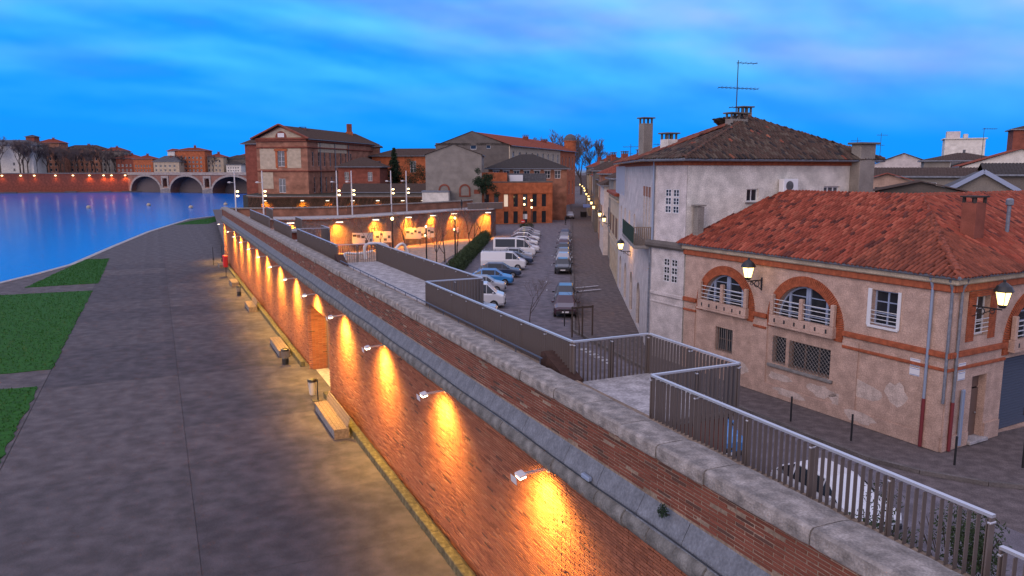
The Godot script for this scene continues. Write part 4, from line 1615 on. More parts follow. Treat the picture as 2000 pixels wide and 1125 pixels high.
	lantern(fp(oa, ra, 5.55, 5.93, 0.95), ra.cross(Vector3.UP), 0.9, "lit wall lantern between the two brick arches of the corner house", "", 1.0, 1.05)
	lantern(fp(c, rb, 1.25, 6.05, 1.1), rb.cross(Vector3.UP), 1.15, "lit wall lantern beside the brick framed window near the downpipes", "", 1.0, 1.05)

# ---------------------------------------------------------------- the white house behind it
func white_house() -> void:
	var t := thing("white_house", "tall white plastered house with dark hipped roof, grey chimneys and balcony", "house", Vector3.ZERO)
	var oc := Vector3(25.88, 1.3, -33.72)          # near corner
	var rw := Vector3(1, 0, 0.0)
	var dl := Vector3(0.055, 0, 0.9985).normalized()     # facet continues the corner house front
	var olow := oc - dl * 2.85
	var D := Vector3(0.478, 0, -0.878).normalized()      # street side, away from the camera
	var SL := 27.0
	var H := 11.3
	# near wall above the corner house
	var holes := [[4.1, 8.95, 4.95, 9.65], [9.9, 9.3, 11.2, 9.75], [12.65, 8.9, 12.9, 9.5]]
	var g := G.new()
	g.wall(oc, rw, 13.45, H, holes, 0.25)
	obj("wall", g, M.plaster_white, t)
	window(t, oc, rw, holes[0], 0.22, 2, 1, M.frame_white, M.glass_dark)
	window(t, oc, rw, holes[1], 0.22, 3, 1, M.frame_white, M.glass_grey)
	window(t, oc, rw, holes[2], 0.22, 1, 1, M.frame_brown, M.glass_dark)
	g = G.new()
	fbox(g, oc, rw, 4.0, 8.85, 5.05, 8.93, 0.0, 0.1, 0.01)
	obj("window_sill", g, M.stone_grey, t)
	# facet with the paned windows
	var up := [[1.05, 8.35, 2.25, 9.65]]
	var lowh := [[1.1, 4.5, 2.3, 5.8]]
	g = G.new()
	g.wall(olow, dl, 2.83, 6.35, lowh, 0.12)
	g.wall(olow + Vector3.UP * 6.75, dl, 2.83, H - 6.75, [[1.05, 1.6, 2.25, 2.9]], 0.12)
	obj("wall", g, M.plaster_lilac, t)
	for q in [[1.1, 4.5], [1.05, 8.35]]:
		for i in 2:
			for j in 3:
				window(t, olow, dl, [q[0] + i * 0.66, q[1] + j * 0.45, q[0] + i * 0.66 + 0.5, q[1] + j * 0.45 + 0.4], 0.1, 2, 2, M.frame_white, M.glass_dark)
		g = G.new()
		fbox(g, olow, dl, q[0] + 0.5, q[1], q[0] + 0.66, q[1] + 1.3, -0.118, -0.02)
		for j in 2:
			fbox(g, olow, dl, q[0], q[1] + 0.4 + j * 0.45, q[0] + 1.2, q[1] + 0.45 + j * 0.45, -0.118, -0.025)
		obj("window_pier", g, M.plaster_lilac, t)
	# grey rounded ledge between the storeys and mouldings
	g = G.new()
	g.box(fp(olow, dl, 1.3, 6.55, 0.1), Vector3(3.4, 0.42, 0.5), Basis(dl, Vector3.UP, dl.cross(Vector3.UP)), 0.14)
	obj("ledge", g, M.plaster_dark, t)
	g = G.new()
	fbox(g, olow, dl, 0, 3.65, 2.85, 3.85, 0.0, 0.1, 0.03)
	fbox(g, olow, dl, 0, 3.2, 2.85, 3.3, 0.0, 0.06, 0.02)
	obj("string_course", g, M.plaster_lilac, t)
	# street side
	var so := olow + D * SL
	var sr := -D
	var sh := []
	for i in 3:
		sh.append([SL - 2.3 - i * 1.5, 6.4, SL - 1.5 - i * 1.5, 9.1])
	for i in 4:
		sh.append([2.0 + i * 5.5, 0.2, 4.2 + i * 5.5, 3.2, 1.0])
		sh.append([2.4 + i * 4.2, 5.6, 3.6 + i * 4.2, 7.6])
	g = G.new()
	g.wall(so, sr, SL, H, sh, 0.3)
	obj("wall", g, M.plaster_lilac, t)
	for q in sh:
		window(t, so, sr, q, 0.26, 1 if q[1] > 6 else 2, 2, M.frame_brown, M.glass_dark)
	for i in 3:      # orange lintel panels above the tall windows
		g = G.new()
		fbox(g, so, sr, SL - 2.35 - i * 1.5, 9.1, SL - 1.45 - i * 1.5, 9.7, 0.0, 0.03)
		obj("lintel", g, M.brick_rose, t)
	g = G.new()
	g.wall(so + Vector3.UP * 8.7, sr, 6.0, 2.3, [], 0.1)
	for k in 9:
		fbox(g, so, sr, 0.5 + k * 1.1, 8.7, 0.62 + k * 1.1, 11.0, 0.25, 0.35)
	obj("loggia_post", g, M.frame_blue, t)
	# balcony on the street side
	g = G.new()
	fbox(g, so, sr, SL - 9.5, 6.15, SL - 0.6, 6.35, 0.0, 1.0, 0.02)
	var bl := obj("balcony", g, M.stone_grey, t)
	g = G.new()
	fbox(g, so, sr, SL - 9.5, 6.4, SL - 0.62, 7.35, 0.95, 0.98)
	obj("balcony_screen", g, M.leaf_dark, bl)
	g = G.new()
	g.bar(fp(so, sr, SL - 0.6, 7.4, 0.98), fp(so, sr, SL - 0.6, 7.4, 0.0), 0.06, 0.05)
	for k in 9:
		g.bar(fp(so, sr, SL - 0.6, 6.35, 0.05 + k * 0.115), fp(so, sr, SL - 0.6, 7.4, 0.05 + k * 0.115), 0.035, 0.035)
	obj("balustrade", g, M.timber, bl)
	# other sides
	g = G.new()
	var e := oc + rw * 13.45
	var f := e + Vector3(3.0, 0, -12.0)
	g.wall(e, (f - e).normalized(), (f - e).length(), H, [], 0.1)
	g.wall(f, (so - f).normalized(), (so - f).length(), H, [], 0.1)
	obj("wall", g, M.plaster_grey, t)
	# orange band and eaves
	g = G.new()
	fbox(g, oc, rw, -0.1, 10.95, 13.5, H, 0.0, 0.12, 0.02)
	fbox(g, olow, dl, 0.0, 10.95, 2.85, H - 0.003, 0.0, 0.118, 0.02)
	fbox(g, so, sr, 0.0, 10.95, SL, H - 0.006, 0.0, 0.115, 0.02)
	obj("orange_band", g, M.band_orange, t)
	var eo := 0.55
	var y := 12.6
	var p0 := Vector3(25.2, y, -33.2)
	var p1 := Vector3(39.9, y, -33.1)
	var p2 := Vector3(43.0, y, -46.5)
	var pl := Vector3(24.9, y, -36.7)
	var ap := Vector3(34.3, 15.25, -38.8)
	var ap2 := Vector3(36.5, 15.2, -43.0)
	var ps := so + Vector3(-0.6, 0, 0)
	ps.y = y
	g = G.new()
	g.quad(p0, p1, ap, ap)
	g.quad(p1, p2, ap2, ap)
	g.quad(pl, p0, ap, ap)
	g.quad(ps, pl, ap, ap2)
	g.quad(p2, ps, ap2, ap2)
	var ro := obj("roof", g, M.roof_brown, t)
	rng.seed = 77
	var places := []
	tile_places(p0, p1, ap, ap, 0.22, 0.36, places)
	tile_places(p1, p2, ap2, ap, 0.22, 0.36, places)
	tile_places(pl, p0, ap, ap, 0.22, 0.36, places)
	var cols := []
	for i in places.size():
		var nrm: Vector3 = places[i].basis.y
		var c := Color(0.080, 0.050, 0.038)
		if rng.randf() < 0.02: c = Color(0.24, 0.075, 0.045)
		cols.append(tile_tone(c))
	stuff_copies("roof_tiling", tile_mesh(0.21, 0.45), M.tiles, places, cols, ro)
	places = []
	cols = []
	tile_places(ps, pl, ap, ap2, 0.22, 0.36, places)
	for i in places.size():
		cols.append(tile_tone(Color(0.20, 0.062, 0.038)))
	stuff_copies("red_tiling", tile_mesh(0.21, 0.45), M.tiles, places, cols, ro)
	var rt := mat("ridge_brown", 0.15, 0.07, 0.045)
	ridge_tiles(ro, p0, ap, rt)
	ridge_tiles(ro, p1, ap, rt)
	ridge_tiles(ro, ap, ap2, rt)
	g = G.new()
	g.tube([ps + Vector3(0, -0.05, 0), pl + Vector3(0, -0.05, 0), p0 + Vector3(0, -0.05, 0), p1 + Vector3(0, -0.05, 0)], 0.09, 8)
	obj("gutter", g, M.zinc, ro)
	for q in [[fp(olow, dl, 0.12, 0, 0.1), M.pipe_blue, 11.2], [fp(olow, dl, -0.12, 0, 0.06), M.zinc, 6.3]]:
		g = G.new()
		g.cyl(q[0] + Vector3.UP * (6.75 if q[2] > 8 else 0.1), q[0] + Vector3.UP * q[2], 0.06, 0.06, 8)
		obj("downpipe", g, q[1], t)
	# chimneys
	chimney(t, Vector3(30.4, 12.7, -44.3), Vector3(0.75, 2.4, 0.6), M.plaster_grey, 1)
	chimney(t, Vector3(28.75, 12.9, -39.4), Vector3(0.75, 0.95, 0.75), M.plaster_white, 2)
	chimney(t, Vector3(32.9, 14.1, -38.2), Vector3(1.3, 1.0, 0.6), M.plaster_grey, 2)
	chimney(t, Vector3(34.9, 14.9, -39.8), Vector3(0.75, 0.75, 0.6), M.plaster_grey, 2)
	g = G.new()
	g.box(Vector3(38.4, 11.0, -33.35), Vector3(1.25, 5.0, 0.7), Basis.IDENTITY, 0.03)
	var ch := obj("chimney_breast", g, M.plaster_grey, t)
	g = G.new()
	g.box(Vector3(38.4, 13.55, -33.35), Vector3(1.6, 0.12, 1.0), Basis.IDENTITY, 0.02)
	obj("chimney_cap", g, M.plaster_dark, ch)
	# slim chimney standing on the roof edge
	g = G.new()
	g.box(fp(oc, rw, 0.55, 7.6, 0.35), Vector3(0.42, 2.3, 0.42), Basis.IDENTITY, 0.02)
	fbox(g, oc, rw, 0.25, 8.78, 0.85, 8.86, 0.08, 0.62, 0.01)
	obj("slim_chimney", g, M.plaster_grey, t)
	# air conditioner
	var ac := thing("air_conditioner", "white air conditioning unit on the white house wall above the red roof", "air conditioner", Vector3.ZERO)
	g = G.new()
	fbox(g, oc, rw, 6.3, 9.45, 7.4, 10.2, 0.1, 0.5, 0.03)
	obj("case", g, M.plastic_white, ac)
	g = G.new()
	var cc := fp(oc, rw, 6.75, 9.82, 0.5)
	g.cyl(cc, cc + Vector3(0, 0, 0.02), 0.27, 0.27, 20)
	obj("fan_grille", g, M.roof_slate, ac)
	g = G.new()
	fbox(g, oc, rw, 6.4, 9.36, 7.3, 9.44, 0.0, 0.5)
	g.tube([fp(oc, rw, 7.42, 9.6, 0.3), fp(oc, rw, 7.55, 9.3, 0.1), fp(oc, rw, 6.3, 8.9, 0.08), fp(oc, rw, 6.3, 8.5, 0.08)], 0.025, 6)
	obj("bracket", g, M.stone_grey, ac)
	aerial(Vector3(32.75, 15.2, -38.1), 3.4, "tall rooftop aerial with two long booms on the white house", [[3.25, 1.3, 0.1, 0.2], [1.75, 1.6, 1.4, 0.05], [0.6, 0.1, 0.5, 0.2]])

# ---------------------------------------------------------------- row of houses along the street
func street_row() -> void:
	var D := Vector3(0.4868, 0, -0.8735).normalized()
	var o := Vector3(25.73, 1.3, -36.57) + Vector3(0.478, 0, -0.878) * 27.15
	var back := -(-D).cross(Vector3.UP)
	var specs := [
		[15.0, 8.3, "plaster_cream", "cream house with stone cornices and long bands beside the white house", "flat"],
		[11.0, 9.8, "plaster_grey", "grey plain house with tall gable next to the cream house", "hip"],
		[12.0, 8.8, "plaster_lilac", "pale lilac house with shutters further down the street", "hip"],
		[13.0, 10.2, "brick_rose", "rose brick house in the middle of the street row", "hip"],
		[12.0, 9.2, "plaster_cream", "narrow cream house past the rose brick house", "hip"],
		[14.0, 10.6, "plaster_dark", "dark plastered house past the narrow cream house", "hip"],
		[15.0, 9.6, "plaster_white", "white fronted house deep in the street", "hip"],
		[18.0, 11.0, "brick_rose", "brick house near the end of the street row", "hip"],
		[22.0, 10.0, "plaster_cream", "long cream house near the end of the street", "hip"],
		[30.0, 11.5, "plaster_grey", "long grey house closing the street row", "hip"]]
	rng.seed = 15
	for i in specs.size():
		var q: Array = specs[i]
		var L: float = q[0]
		var far := o + D * (L - 0.06)
		var n := int(L / 2.6)
		var wins := {0: [[0.8, (L - 1.6) / n, n, 0.3, 1.15, 2.4, 1, 2], [0.8, (L - 1.6) / n, n, 4.2, 1.0, 1.9, 2, 3]]}
		if q[1] > 9.0:
			wins[0].append([0.8, (L - 1.6) / n, n, 7.0, 1.0, 1.3, 2, 2])
		var shift := back * (0.35 * sin(i * 2.1))
		var h := house("row_house", q[3], "houses along the street", far + shift, -D, L - 0.06, 10.0, q[1], M[q[2]], M.roof_brown if i % 3 else M.roof_red, q[4], 2.4, wins, M.frame_white if i % 2 else M.frame_brown)
		var g := G.new()
		for y in ([3.5, 7.7, 8.2] if i == 0 else [3.6]):
			fbox(g, far + shift, -D, 0, y, L - 0.06, y + 0.22, 0.0, 0.22 if y > 7 else 0.12, 0.03)
		obj("cornice", g, M.stone_grey if i % 2 else M.plaster_cream, h)
		for k in range(0, n, 2):
			g = G.new()
			var x: float = 0.8 + (L - 1.6) / n * k
			fbox(g, far + shift, -D, x - 0.55, 4.2, x - 0.03, 6.1, 0.01, 0.06)
			fbox(g, far + shift, -D, x + 1.03, 4.2, x + 1.55, 6.1, 0.01, 0.06)
			obj("shutter", g, M.shutter_blue if i % 2 else M.frame_brown, h)
		if i > 0:
			var cp: Vector3 = far + shift + back * 3.5 - D * (L * 0.4)
			chimney(h, Vector3(cp.x, 1.3 + q[1] + 1.2, cp.z), Vector3(0.9, 1.7, 0.6), M.brick_red if i % 2 else M.plaster_grey, 2)
		o += D * L
	# rust-red pillar of the cream house
	# lanterns over the pavement
	var lan := [[31.5, -48.8, 1.0], [46.6, -75.8, 1.0], [51.6, -85.0, 1.0], [60.7, -101.8, 1.0], [68.5, -115.7, 1.0], [77.0, -131.0, 1.0], [84.2, -143.4, 0.8], [92.8, -159.1, 0.8], [108.5, -187.0, 0.8], [121.9, -210.5, 0.8], [136, -236, 0.8], [151, -264, 0.8]]
	var out := Vector3(-0.8735, 0, -0.4868)
	for i in lan.size():
		var q: Array = lan[i]
		lantern(Vector3(q[0], 6.35, q[1]), out, 0.95, ["lit iron wall lantern on the street front of the white house near its balcony", "lit iron wall lantern on the front of the cream house with cornices", "lit iron wall lantern where the cream house meets the grey plain house"][i] if i < 3 else "lit iron wall lantern deep down the street past the grey plain house", "lanterns along the street", 1.2 * q[2], 0.92)
	aerial(Vector3(47.5, 12.6, -72), 2.2, "slanted rooftop aerial at the start of the street row", [[1.9, 1.6, 0.9, 0.9], [1.2, 0.7, 0.7, 2.2]])
	aerial(Vector3(52.5, 12.4, -74), 2.6, "thin upright aerial with short booms above the street row", [[2.5, 0.9, 0.6, 0.1], [1.9, 0.7, 0.7, 0.3], [1.2, 0.6, 0.6, 0.2]])

# ---------------------------------------------------------------- rampart, terrace and their lamps
const RT := Vector3(0.908, 0, 0.419)

func wall_run(called: String, label: String, pts: Array, y0: float, y1: float, m: Material, cap: Material, capw := 0.5) -> Node3D:
	var t := thing(called, label, "wall", Vector3.ZERO)
	var g := G.new()
	for i in pts.size() - 1:
		var a := Vector3(pts[i].x, y0, pts[i].y)
		var b := Vector3(pts[i + 1].x, y0, pts[i + 1].y)
		g.wall(a, (b - a).normalized(), a.distance_to(b), y1 - y0, [], 0.1)
	obj("face", g, m, t)
	for i in pts.size() - 1:
		var a := Vector3(pts[i].x, y1, pts[i].y)
		var b := Vector3(pts[i + 1].x, y1, pts[i + 1].y)
		var n := maxi(1, int(a.distance_to(b) / 1.6))
		for k in n:
			g = G.new()
			var p := a.lerp(b, (k + 0.004) / n)
			var q := a.lerp(b, (k + 0.996) / n)
			g.bar(p + Vector3.UP * 0.06, q + Vector3.UP * 0.06, capw, 0.16)
			obj("cap_stone", g, cap, t)
	return t

func rampart() -> void:
	var F := V2([9.3, -102.3, 13.1, -101.5, 15.6, -100.4, 20.6, -99.8, 26.2, -102, 32.4, -105.9, 36.9, -108.25, 41.8, -112.0, 48.3, -112.8, 51.0, -117, 52.5, -124])
	var Q := V2([8.0, -110.3, 9.2, -112, 17.2, -110, 24.8, -110.3, 34.4, -115.9, 42.2, -119.9, 47.4, -123, 50.5, -126])
	wall_run("rampart_wall", "curved brick rampart wall lit orange around the sand square", F, 1.0, 5.75, M.brick_orange, M.pale_concrete, 0.7)
	wall_run("rampart_parapet", "low brick parapet with stone cap behind the rampart walk", Q, 5.6, 6.75, M.brick_rose, M.coping, 0.6)
	var g := G.new()
	var p := []
	for q in F: p.append(q)
	var back := Q.duplicate()
	back.reverse()
	for q in back: p.append(q)
	g.slab(p, -0.5, 5.62)
	struct("rampart_walk", g, M.pale_concrete)
	# lamps under the cap
	var first: Node3D = null
	for q in [[15.0, -100.6, 0.45], [21.2, -99.95, 0.1], [27.0, -102.4, -0.55], [32.6, -105.9, -0.5], [37.2, -108.4, -0.65], [41.6, -111.8, -0.4], [47.4, -112.6, -0.1]]:
		var o: Node3D
		if first == null:
			o = thing("rampart_lamp", "lit flat lamp under the cap of the curved rampart wall", "lamp", Vector3.ZERO, 0.0, "lamps on the rampart wall")
			g = G.new()
			g.bar(Vector3(0, 5.45, 0.02), Vector3(0, 5.42, 0.75), 0.06, 0.05)
			obj("arm", g, M.steel_rail, o)
			g = G.new()
			g.box(Vector3(0, 5.44, 0.95), Vector3(0.9, 0.1, 0.35), Basis.IDENTITY, 0.02)
			obj("lamp_head", g, M.pale_post, o)
			g = G.new()
			g.box(Vector3(0, 5.37, 0.95), Vector3(0.84, 0.03, 0.31))
			obj("lamp_glass", g, M.glow_white, o)
			first = o
		else:
			o = copy(first)
		o.position = Vector3(q[0], 0, q[1])
		o.rotation.y = q[2] * 0.6
		spot(o.position + Vector3(0, 5.3, 0) + Vector3(sin(o.rotation.y), 0, cos(o.rotation.y)) * 0.95, o.position + Vector3(0, 3.2, 0.15), 95.0, 66.0, Color(1.0, 0.62, 0.14))
	# terrace wall below the old hospital
	var U := V2([19.0, -184, 21.0, -177, 35, -171.5, 46, -166.5, 58.5, -160.5, 62, -150])
	wall_run("terrace_wall", "upper brick terrace wall with small lamps below the old hospital", U, 0.0, 6.2, M.brick_rose, M.coping, 0.7)
	g = G.new()
	var tp := U.duplicate()
	tp.append_array(V2([70, -150, 90, -190, 100, -260, 40, -270, 24, -215, 19.5, -200]))
	g.slab(tp, -1.5, 5.9)
	struct("terrace_ground", g, M.soil)
	first = null
	for i in 7:
		var u := [0.9, 9.0, 14.5, 20.0, 25.5, 31.0, 35.5][i] as float
		var pos: Vector3
		if u < 15.1: pos = Vector3(21, 5.4, -177) + Vector3(14, 0, 5.5).normalized() * u
		else: pos = Vector3(35, 5.4, -171.5) + Vector3(23.5, 0, 11).normalized() * (u - 15.0)
		var o: Node3D
		if first == null:
			o = thing("terrace_lamp", "small lit lamp on the upper terrace wall", "lamp", Vector3.ZERO, 0.0, "lamps on the terrace wall")
			g = G.new()
			g.box(Vector3(-0.2, 0, 0.55), Vector3(0.8, 0.12, 0.3), Basis.IDENTITY, 0.02)
			g.bar(Vector3(0, 0, 0), Vector3(-0.15, 0, 0.5), 0.06, 0.06)
			obj("lamp_head", g, M.pale_post, o)
			g = G.new()
			g.box(Vector3(-0.2, -0.08, 0.55), Vector3(0.7, 0.03, 0.26))
			obj("lamp_glass", g, M.glow_white, o)
			first = o
		else:
			o = copy(first)
		o.position = pos
		spot(pos + Vector3(-0.3, -0.15, 0.75), pos + Vector3(0, -2.5, 0), 60.0 if i < 2 else 12.0, 66.0, Color(1.0, 0.58, 0.10))
	# pale masts along the parapet
	var masts := [[9.9, -111.6], [13.4, -110.7], [23.4, -110.0], [25.6, -110.4], [32.6, -114.6], [35.5, -116.2]]
	first = null
	for q in masts:
		var o: Node3D
		if first == null:
			o = thing("light_mast", "slim pale lamp mast with small lit heads along the rampart parapet", "lamp post", Vector3.ZERO, 0.0, "lamp masts along the rampart")
			g = G.new()
			g.cyl(Vector3(0, 5.6, 0), Vector3(0, 11.9, 0), 0.11, 0.07, 10)
			obj("mast", g, M.pale_post, o)
			g = G.new()
			g.bar(Vector3(0, 10.3, 0), Vector3(-0.55, 10.35, 0.2), 0.06, 0.05)
			g.lathe(Vector3(-0.7, 10.3, 0.25), [Vector2(0.0, -0.1), Vector2(0.2, -0.05), Vector2(0.28, 0.06), Vector2(0.1, 0.14), Vector2(0, 0.15)], 10)
			obj("lamp_arm", g, M.pale_post, o)
			for y in [9.1, 8.5]:
				g = G.new()
				g.ball(Vector3(0.3, y, 0.1), 0.16, Vector3(1.2, 0.8, 1), 8)
				obj("lamp_head", g, M.glow_warm, o)
			first = o
		else:
			o = copy(first)
		o.position = Vector3(q[0], 0, q[1])
	# glass and steel guard at the right end of the walk, with a person
	var o := thing("glass_guard", "grey steel guard rail at the right end of the rampart walk", "railing", Vector3.ZERO)
	for i in 9:
		g = G.new()
		var a := Vector3(44.5 + i * 0.72, 5.75, -113.2 - i * 0.1)
		g.box(a + Vector3(0.33, 0.55, 0), Vector3(0.66, 1.0, 0.04))
		obj("panel", g, M.steel_slat, o)
	g = G.new()
	g.bar(Vector3(44.4, 6.83, -113.2), Vector3(51.1, 6.83, -114.1), 0.06, 0.05)
	obj("top_rail", g, M.steel_rail, o)

func spot(from: Vector3, to: Vector3, e: float, ang: float, c: Color) -> void:
	var s := SpotLight3D.new()
	s.light_color = c
	s.light_energy = e
	s.spot_angle = ang
	s.spot_angle_attenuation = 1.0
	s.spot_range = 20.0
	s.spot_attenuation = 2.0
	s.light_size = 0.15
	s.shadow_enabled = true
	add_child(s)
	s.look_at_from_position(from, to, Vector3(0.1, 1, 0.05))

# ---------------------------------------------------------------- buildings in the middle distance
func middle_buildings() -> void:
	rng.seed = 40
	var g: G
	# old hospital: front with pediment, long side wing
	var r := Vector3(0.80, 0, 0.60)
	var ho := Vector3(24.4, 4.6, -210.2)
	var hd := house("old_hospital", "large old brick and stone hospital with pediment and stained walls", "", ho, r, 14.2, 46.0, 15.2, M.brick_rose, M.roof_brown, "gable_front", 3.4,
		{0: [[5.9, 1, 1, 8.3, 2.0, 3.9, 2, 3], [5.9, 1, 1, 1.6, 1.9, 3.6, 2, 2]], 1: [[2.5, 3.4, 8, 8.4, 0.9, 3.6, 1, 3], [3.0, 3.4, 5, 1.6, 0.9, 4.0, 1, 3]]}, M.frame_white, 0.9, "building")
	g = G.new()
	for y in [[7.0, 0.35], [13.0, 0.4], [14.6, 0.6]]:
		fbox(g, ho, r, -0.1, y[0], 14.3, y[0] + 0.3, 0.0, y[1], 0.04)
		fbox(g, ho + r * 14.2, Vector3(0.6, 0, -0.8), 0, y[0], 46, y[0] + 0.3, 0.0, y[1] - 0.01, 0.04)
	obj("string_course", g, M.brick_red, hd)
	for q in [[0.9, 7.6, 5.6, 12.8], [8.4, 7.9, 12.4, 12.8], [0.9, 2.6, 4.4, 6.8]]:    # bare stone panels left between the brick quoins
		g = G.new()
		fbox(g, ho, r, q[0], q[1], q[2], q[3], 0.0, 0.06)
		obj("rubble_panel", g, M.plaster_cream, hd)
	g = G.new()
	g.tri(fp(ho, r, 1.2, 15.6, 0.03), fp(ho, r, 13.0, 15.6, 0.03), fp(ho, r, 7.1, 18.1, 0.03))
	obj("tympanum", g, M.plaster_cream, hd)
	g = G.new()
	fbox(g, ho + r * 14.2, Vector3(0.6, 0, -0.8), 6, 12.0, 24, 14.4, 0.0, 0.05)
	obj("rubble_panel", g, M.plaster_cream, hd)
	g = G.new()    # raking cornices of the pediment
	var e0 := fp(ho, r, -0.9, 15.3, 0.9)
	var e1 := fp(ho, r, 15.1, 15.3, 0.9)
	var ea := fp(ho, r, 7.1, 18.85, 0.9)
	g.bar(e0, ea, 0.9, 0.35)
	g.bar(e1, ea, 0.9, 0.35)
	g.bar(fp(ho, r, 0, 15.25, 0.3), fp(ho, r, 14.2, 15.25, 0.3), 0.6, 0.4)
	obj("pediment_cornice", g, M.brick_red, hd)
	g = G.new()
	var oc := []
	for i in 13:
		var a := PI * i / 12
		oc.append(fp(ho, r, 7.1, 15.6, 0.04) + (r * cos(a) + Vector3.UP * sin(a)) * 1.6)
	g.poly(oc, false)
	var lun := obj("lunette", g, M.brick_red, hd)
	g = G.new()
	fbox(g, ho, r, 6.2, 15.65, 8.0, 16.7, 0.05, 0.1)
	obj("lunette_window", g, M.frame_white, lun)
	g = G.new()
	fbox(g, ho, r, 5.3, 7.9, 5.9, 12.7, 0.0, 0.12)
	fbox(g, ho, r, 7.9, 7.9, 8.5, 12.7, 0.0, 0.12)
	fbox(g, ho, r, 5.1, 12.2, 8.7, 12.75, 0.0, 0.3)
	obj("window_surround", g, M.brick_orange, hd)
	for k in 3:
		g = G.new()
		g.cyl(fp(ho + r * 14.2, Vector3(0.6, 0, -0.8), 7.0 + k * 9.0, 0.2, 0.15), fp(ho + r * 14.2, Vector3(0.6, 0, -0.8), 7.0 + k * 9.0, 15.0, 0.15), 0.12, 0.12, 6)
		obj("downpipe", g, M.zinc, hd)
	chimney(hd, Vector3(37.0, 20.4, -214), Vector3(1.6, 2.6, 1.4), M.brick_red, 1)
	chimney(hd, Vector3(45.5, 20.0, -226), Vector3(0.9, 1.8, 0.9), M.brick_red, 1)
	house("hospital_river_wing", "dark brick river wing left of the hospital front", "", Vector3(23.2, -1.5, -226), r, 4.0, 20.0, 20.6, M.brick_red, M.roof_brown, "hip", 1.6, {}, M.frame_white, 0.9, "building")
	var cw := house("hospital_cross_wing", "cross wing of the hospital with tall orange chimney shaft", "", Vector3(49.5, 4.6, -239), Vector3(0.96, 0, 0.28), 14.5, 14.0, 14.6, M.brick_rose, M.roof_brown, "hip", 2.6, {0: [[1.5, 3.6, 4, 6.0, 1.2, 2.6, 2, 3]], 1: [[2.0, 3.5, 3, 8.0, 0.9, 3.2, 1, 3]]}, M.frame_white, 0.9, "building")
	g = G.new()
	g.box(Vector3(54.8, 14.0, -237.0), Vector3(1.9, 19.0, 1.2), Basis.IDENTITY, 0.05)
	var sh := obj("chimney_shaft", g, M.brick_orange, cw)
	g = G.new()
	g.box(Vector3(54.8, 24.6, -237.0), Vector3(1.4, 2.4, 1.2), Basis.IDENTITY, 0.05)
	obj("chimney_top", g, M.brick_red, sh)
	house("garden_pavilion", "small brick pavilion with pyramid roof in the hospital garden", "", Vector3(41.2, 5.9, -191.5), Vector3(0.88, 0, 0.47), 10.4, 9.0, 6.9, M.brick_red, M.roof_brown, "hip", 2.3, {0: [[1.6, 1, 1, 3.6, 1.1, 2.0, 2, 2], [7.4, 1, 1, 3.4, 1.1, 2.2, 2, 2]]}, M.frame_white, 0.7, "building")
	house("garden_outbuilding", "long low outbuilding with dark roof behind the terrace wall", "", Vector3(39.5, 5.9, -180), Vector3(0.90, 0, 0.43), 24, 7.0, 1.0, M.plaster_dark, M.roof_brown, "gable", 1.9, {}, M.frame_brown, 0.4, "building")
	house("long_wing", "long brick wing with brown roof behind the fir tree", "", Vector3(60.5, 5.9, -233), Vector3(0.80, 0, 0.60), 24.0, 12.0, 10.3, M.brick_orange, M.roof_brown, "hip", 2.3, {0: [[1.0, 5.6, 4, 5.4, 1.9, 3.4, 2, 3]]}, M.frame_white, 0.8, "building")
	# grey gabled house
	var gi := Vector3(48.0, 1.3, -144.2)
	var gr := Vector3(0.91, 0, 0.414)
	var gh := house("grey_gable_house", "tall grey plastered gable house with two blind brick arches", "", gi, gr, 10.9, 15.0, 13.6, M.plaster_grey, M.roof_brown, "gable_front", 2.0, {1: [[1.5, 3.0, 4, 9.5, 1.1, 2.2, 1, 2]]}, M.frame_white, 0.25)
	for q in [[3.6, 6.6], [7.6, 6.6]]:
		g = G.new()
		for i in 14:
			var a := PI * i / 14
			var b := PI * (i + 1) / 14
			g.bar(fp(gi, gr, q[0], q[1] + 0.3, 0.06) + (gr * cos(a) + Vector3.UP * sin(a)) * 0.95, fp(gi, gr, q[0], q[1] + 0.3, 0.06) + (gr * cos(b) + Vector3.UP * sin(b)) * 0.95, 0.3, 0.12, gr.cross(Vector3.UP))
		for s in [-0.95, 0.95]:
			fbox(g, gi, gr, q[0] + s - 0.15, q[1] - 0.9, q[0] + s + 0.15, q[1] + 0.3, 0.0, 0.12)
		fbox(g, gi, gr, q[0] - 1.1, q[1] - 1.05, q[0] + 1.1, q[1] - 0.85, 0.0, 0.14)
		obj("blind_arch", g, M.brick_red, gh)
	g = G.new()
	fbox(g, gi, gr, 9.4, 6.1, 10.6, 6.9, 0.0, 0.05)
	obj("brick_patch", g, M.brick_red, gh)
	house("white_shed", "small white shed in front of the grey gable house", "", Vector3(46.0, 5.6, -140.5), gr, 5.0, 4.0, 2.2, M.plaster_white, M.zinc, "flat", 0.2, {}, M.frame_white, 0.1, "shed")
	# long building with red roof, brick end block and cupola
	var lg := Vector3(61.8, 1.3, -177.8)
	var lr := Vector3(0.909, 0, 0.417)
	var lb := house("grey_long_house", "large grey gable end of the long red roofed building", "", lg, lr, 17.6, 8.0, 16.5, M.plaster_dark, M.roof_brown, "gable_front", 3.4, {0: [[5.2, 2.6, 2, 12.6, 1.2, 1.7, 2, 1], [8.4, 1, 1, 15.6, 1.4, 1.5, 1, 1], [12.2, 1, 1, 15.8, 1.0, 1.0, 1, 1]]}, M.frame_white, 0.2, "building")
	var so := Vector3(78.0, 1.3, -170.3)
	var sr := Vector3(0.685, 0, -0.729)
	var lw := house("red_roof_building", "long building with pale walls, tall windows and weathered red roof", "", so, sr, 47.0, 17.0, 16.5, M.plaster_cream, M.roof_red, "gable", 3.2, {0: [[2.0, 5.2, 9, 11.6, 1.4, 3.6, 2, 3, 0.6]]}, M.frame_white, 0.8, "building")
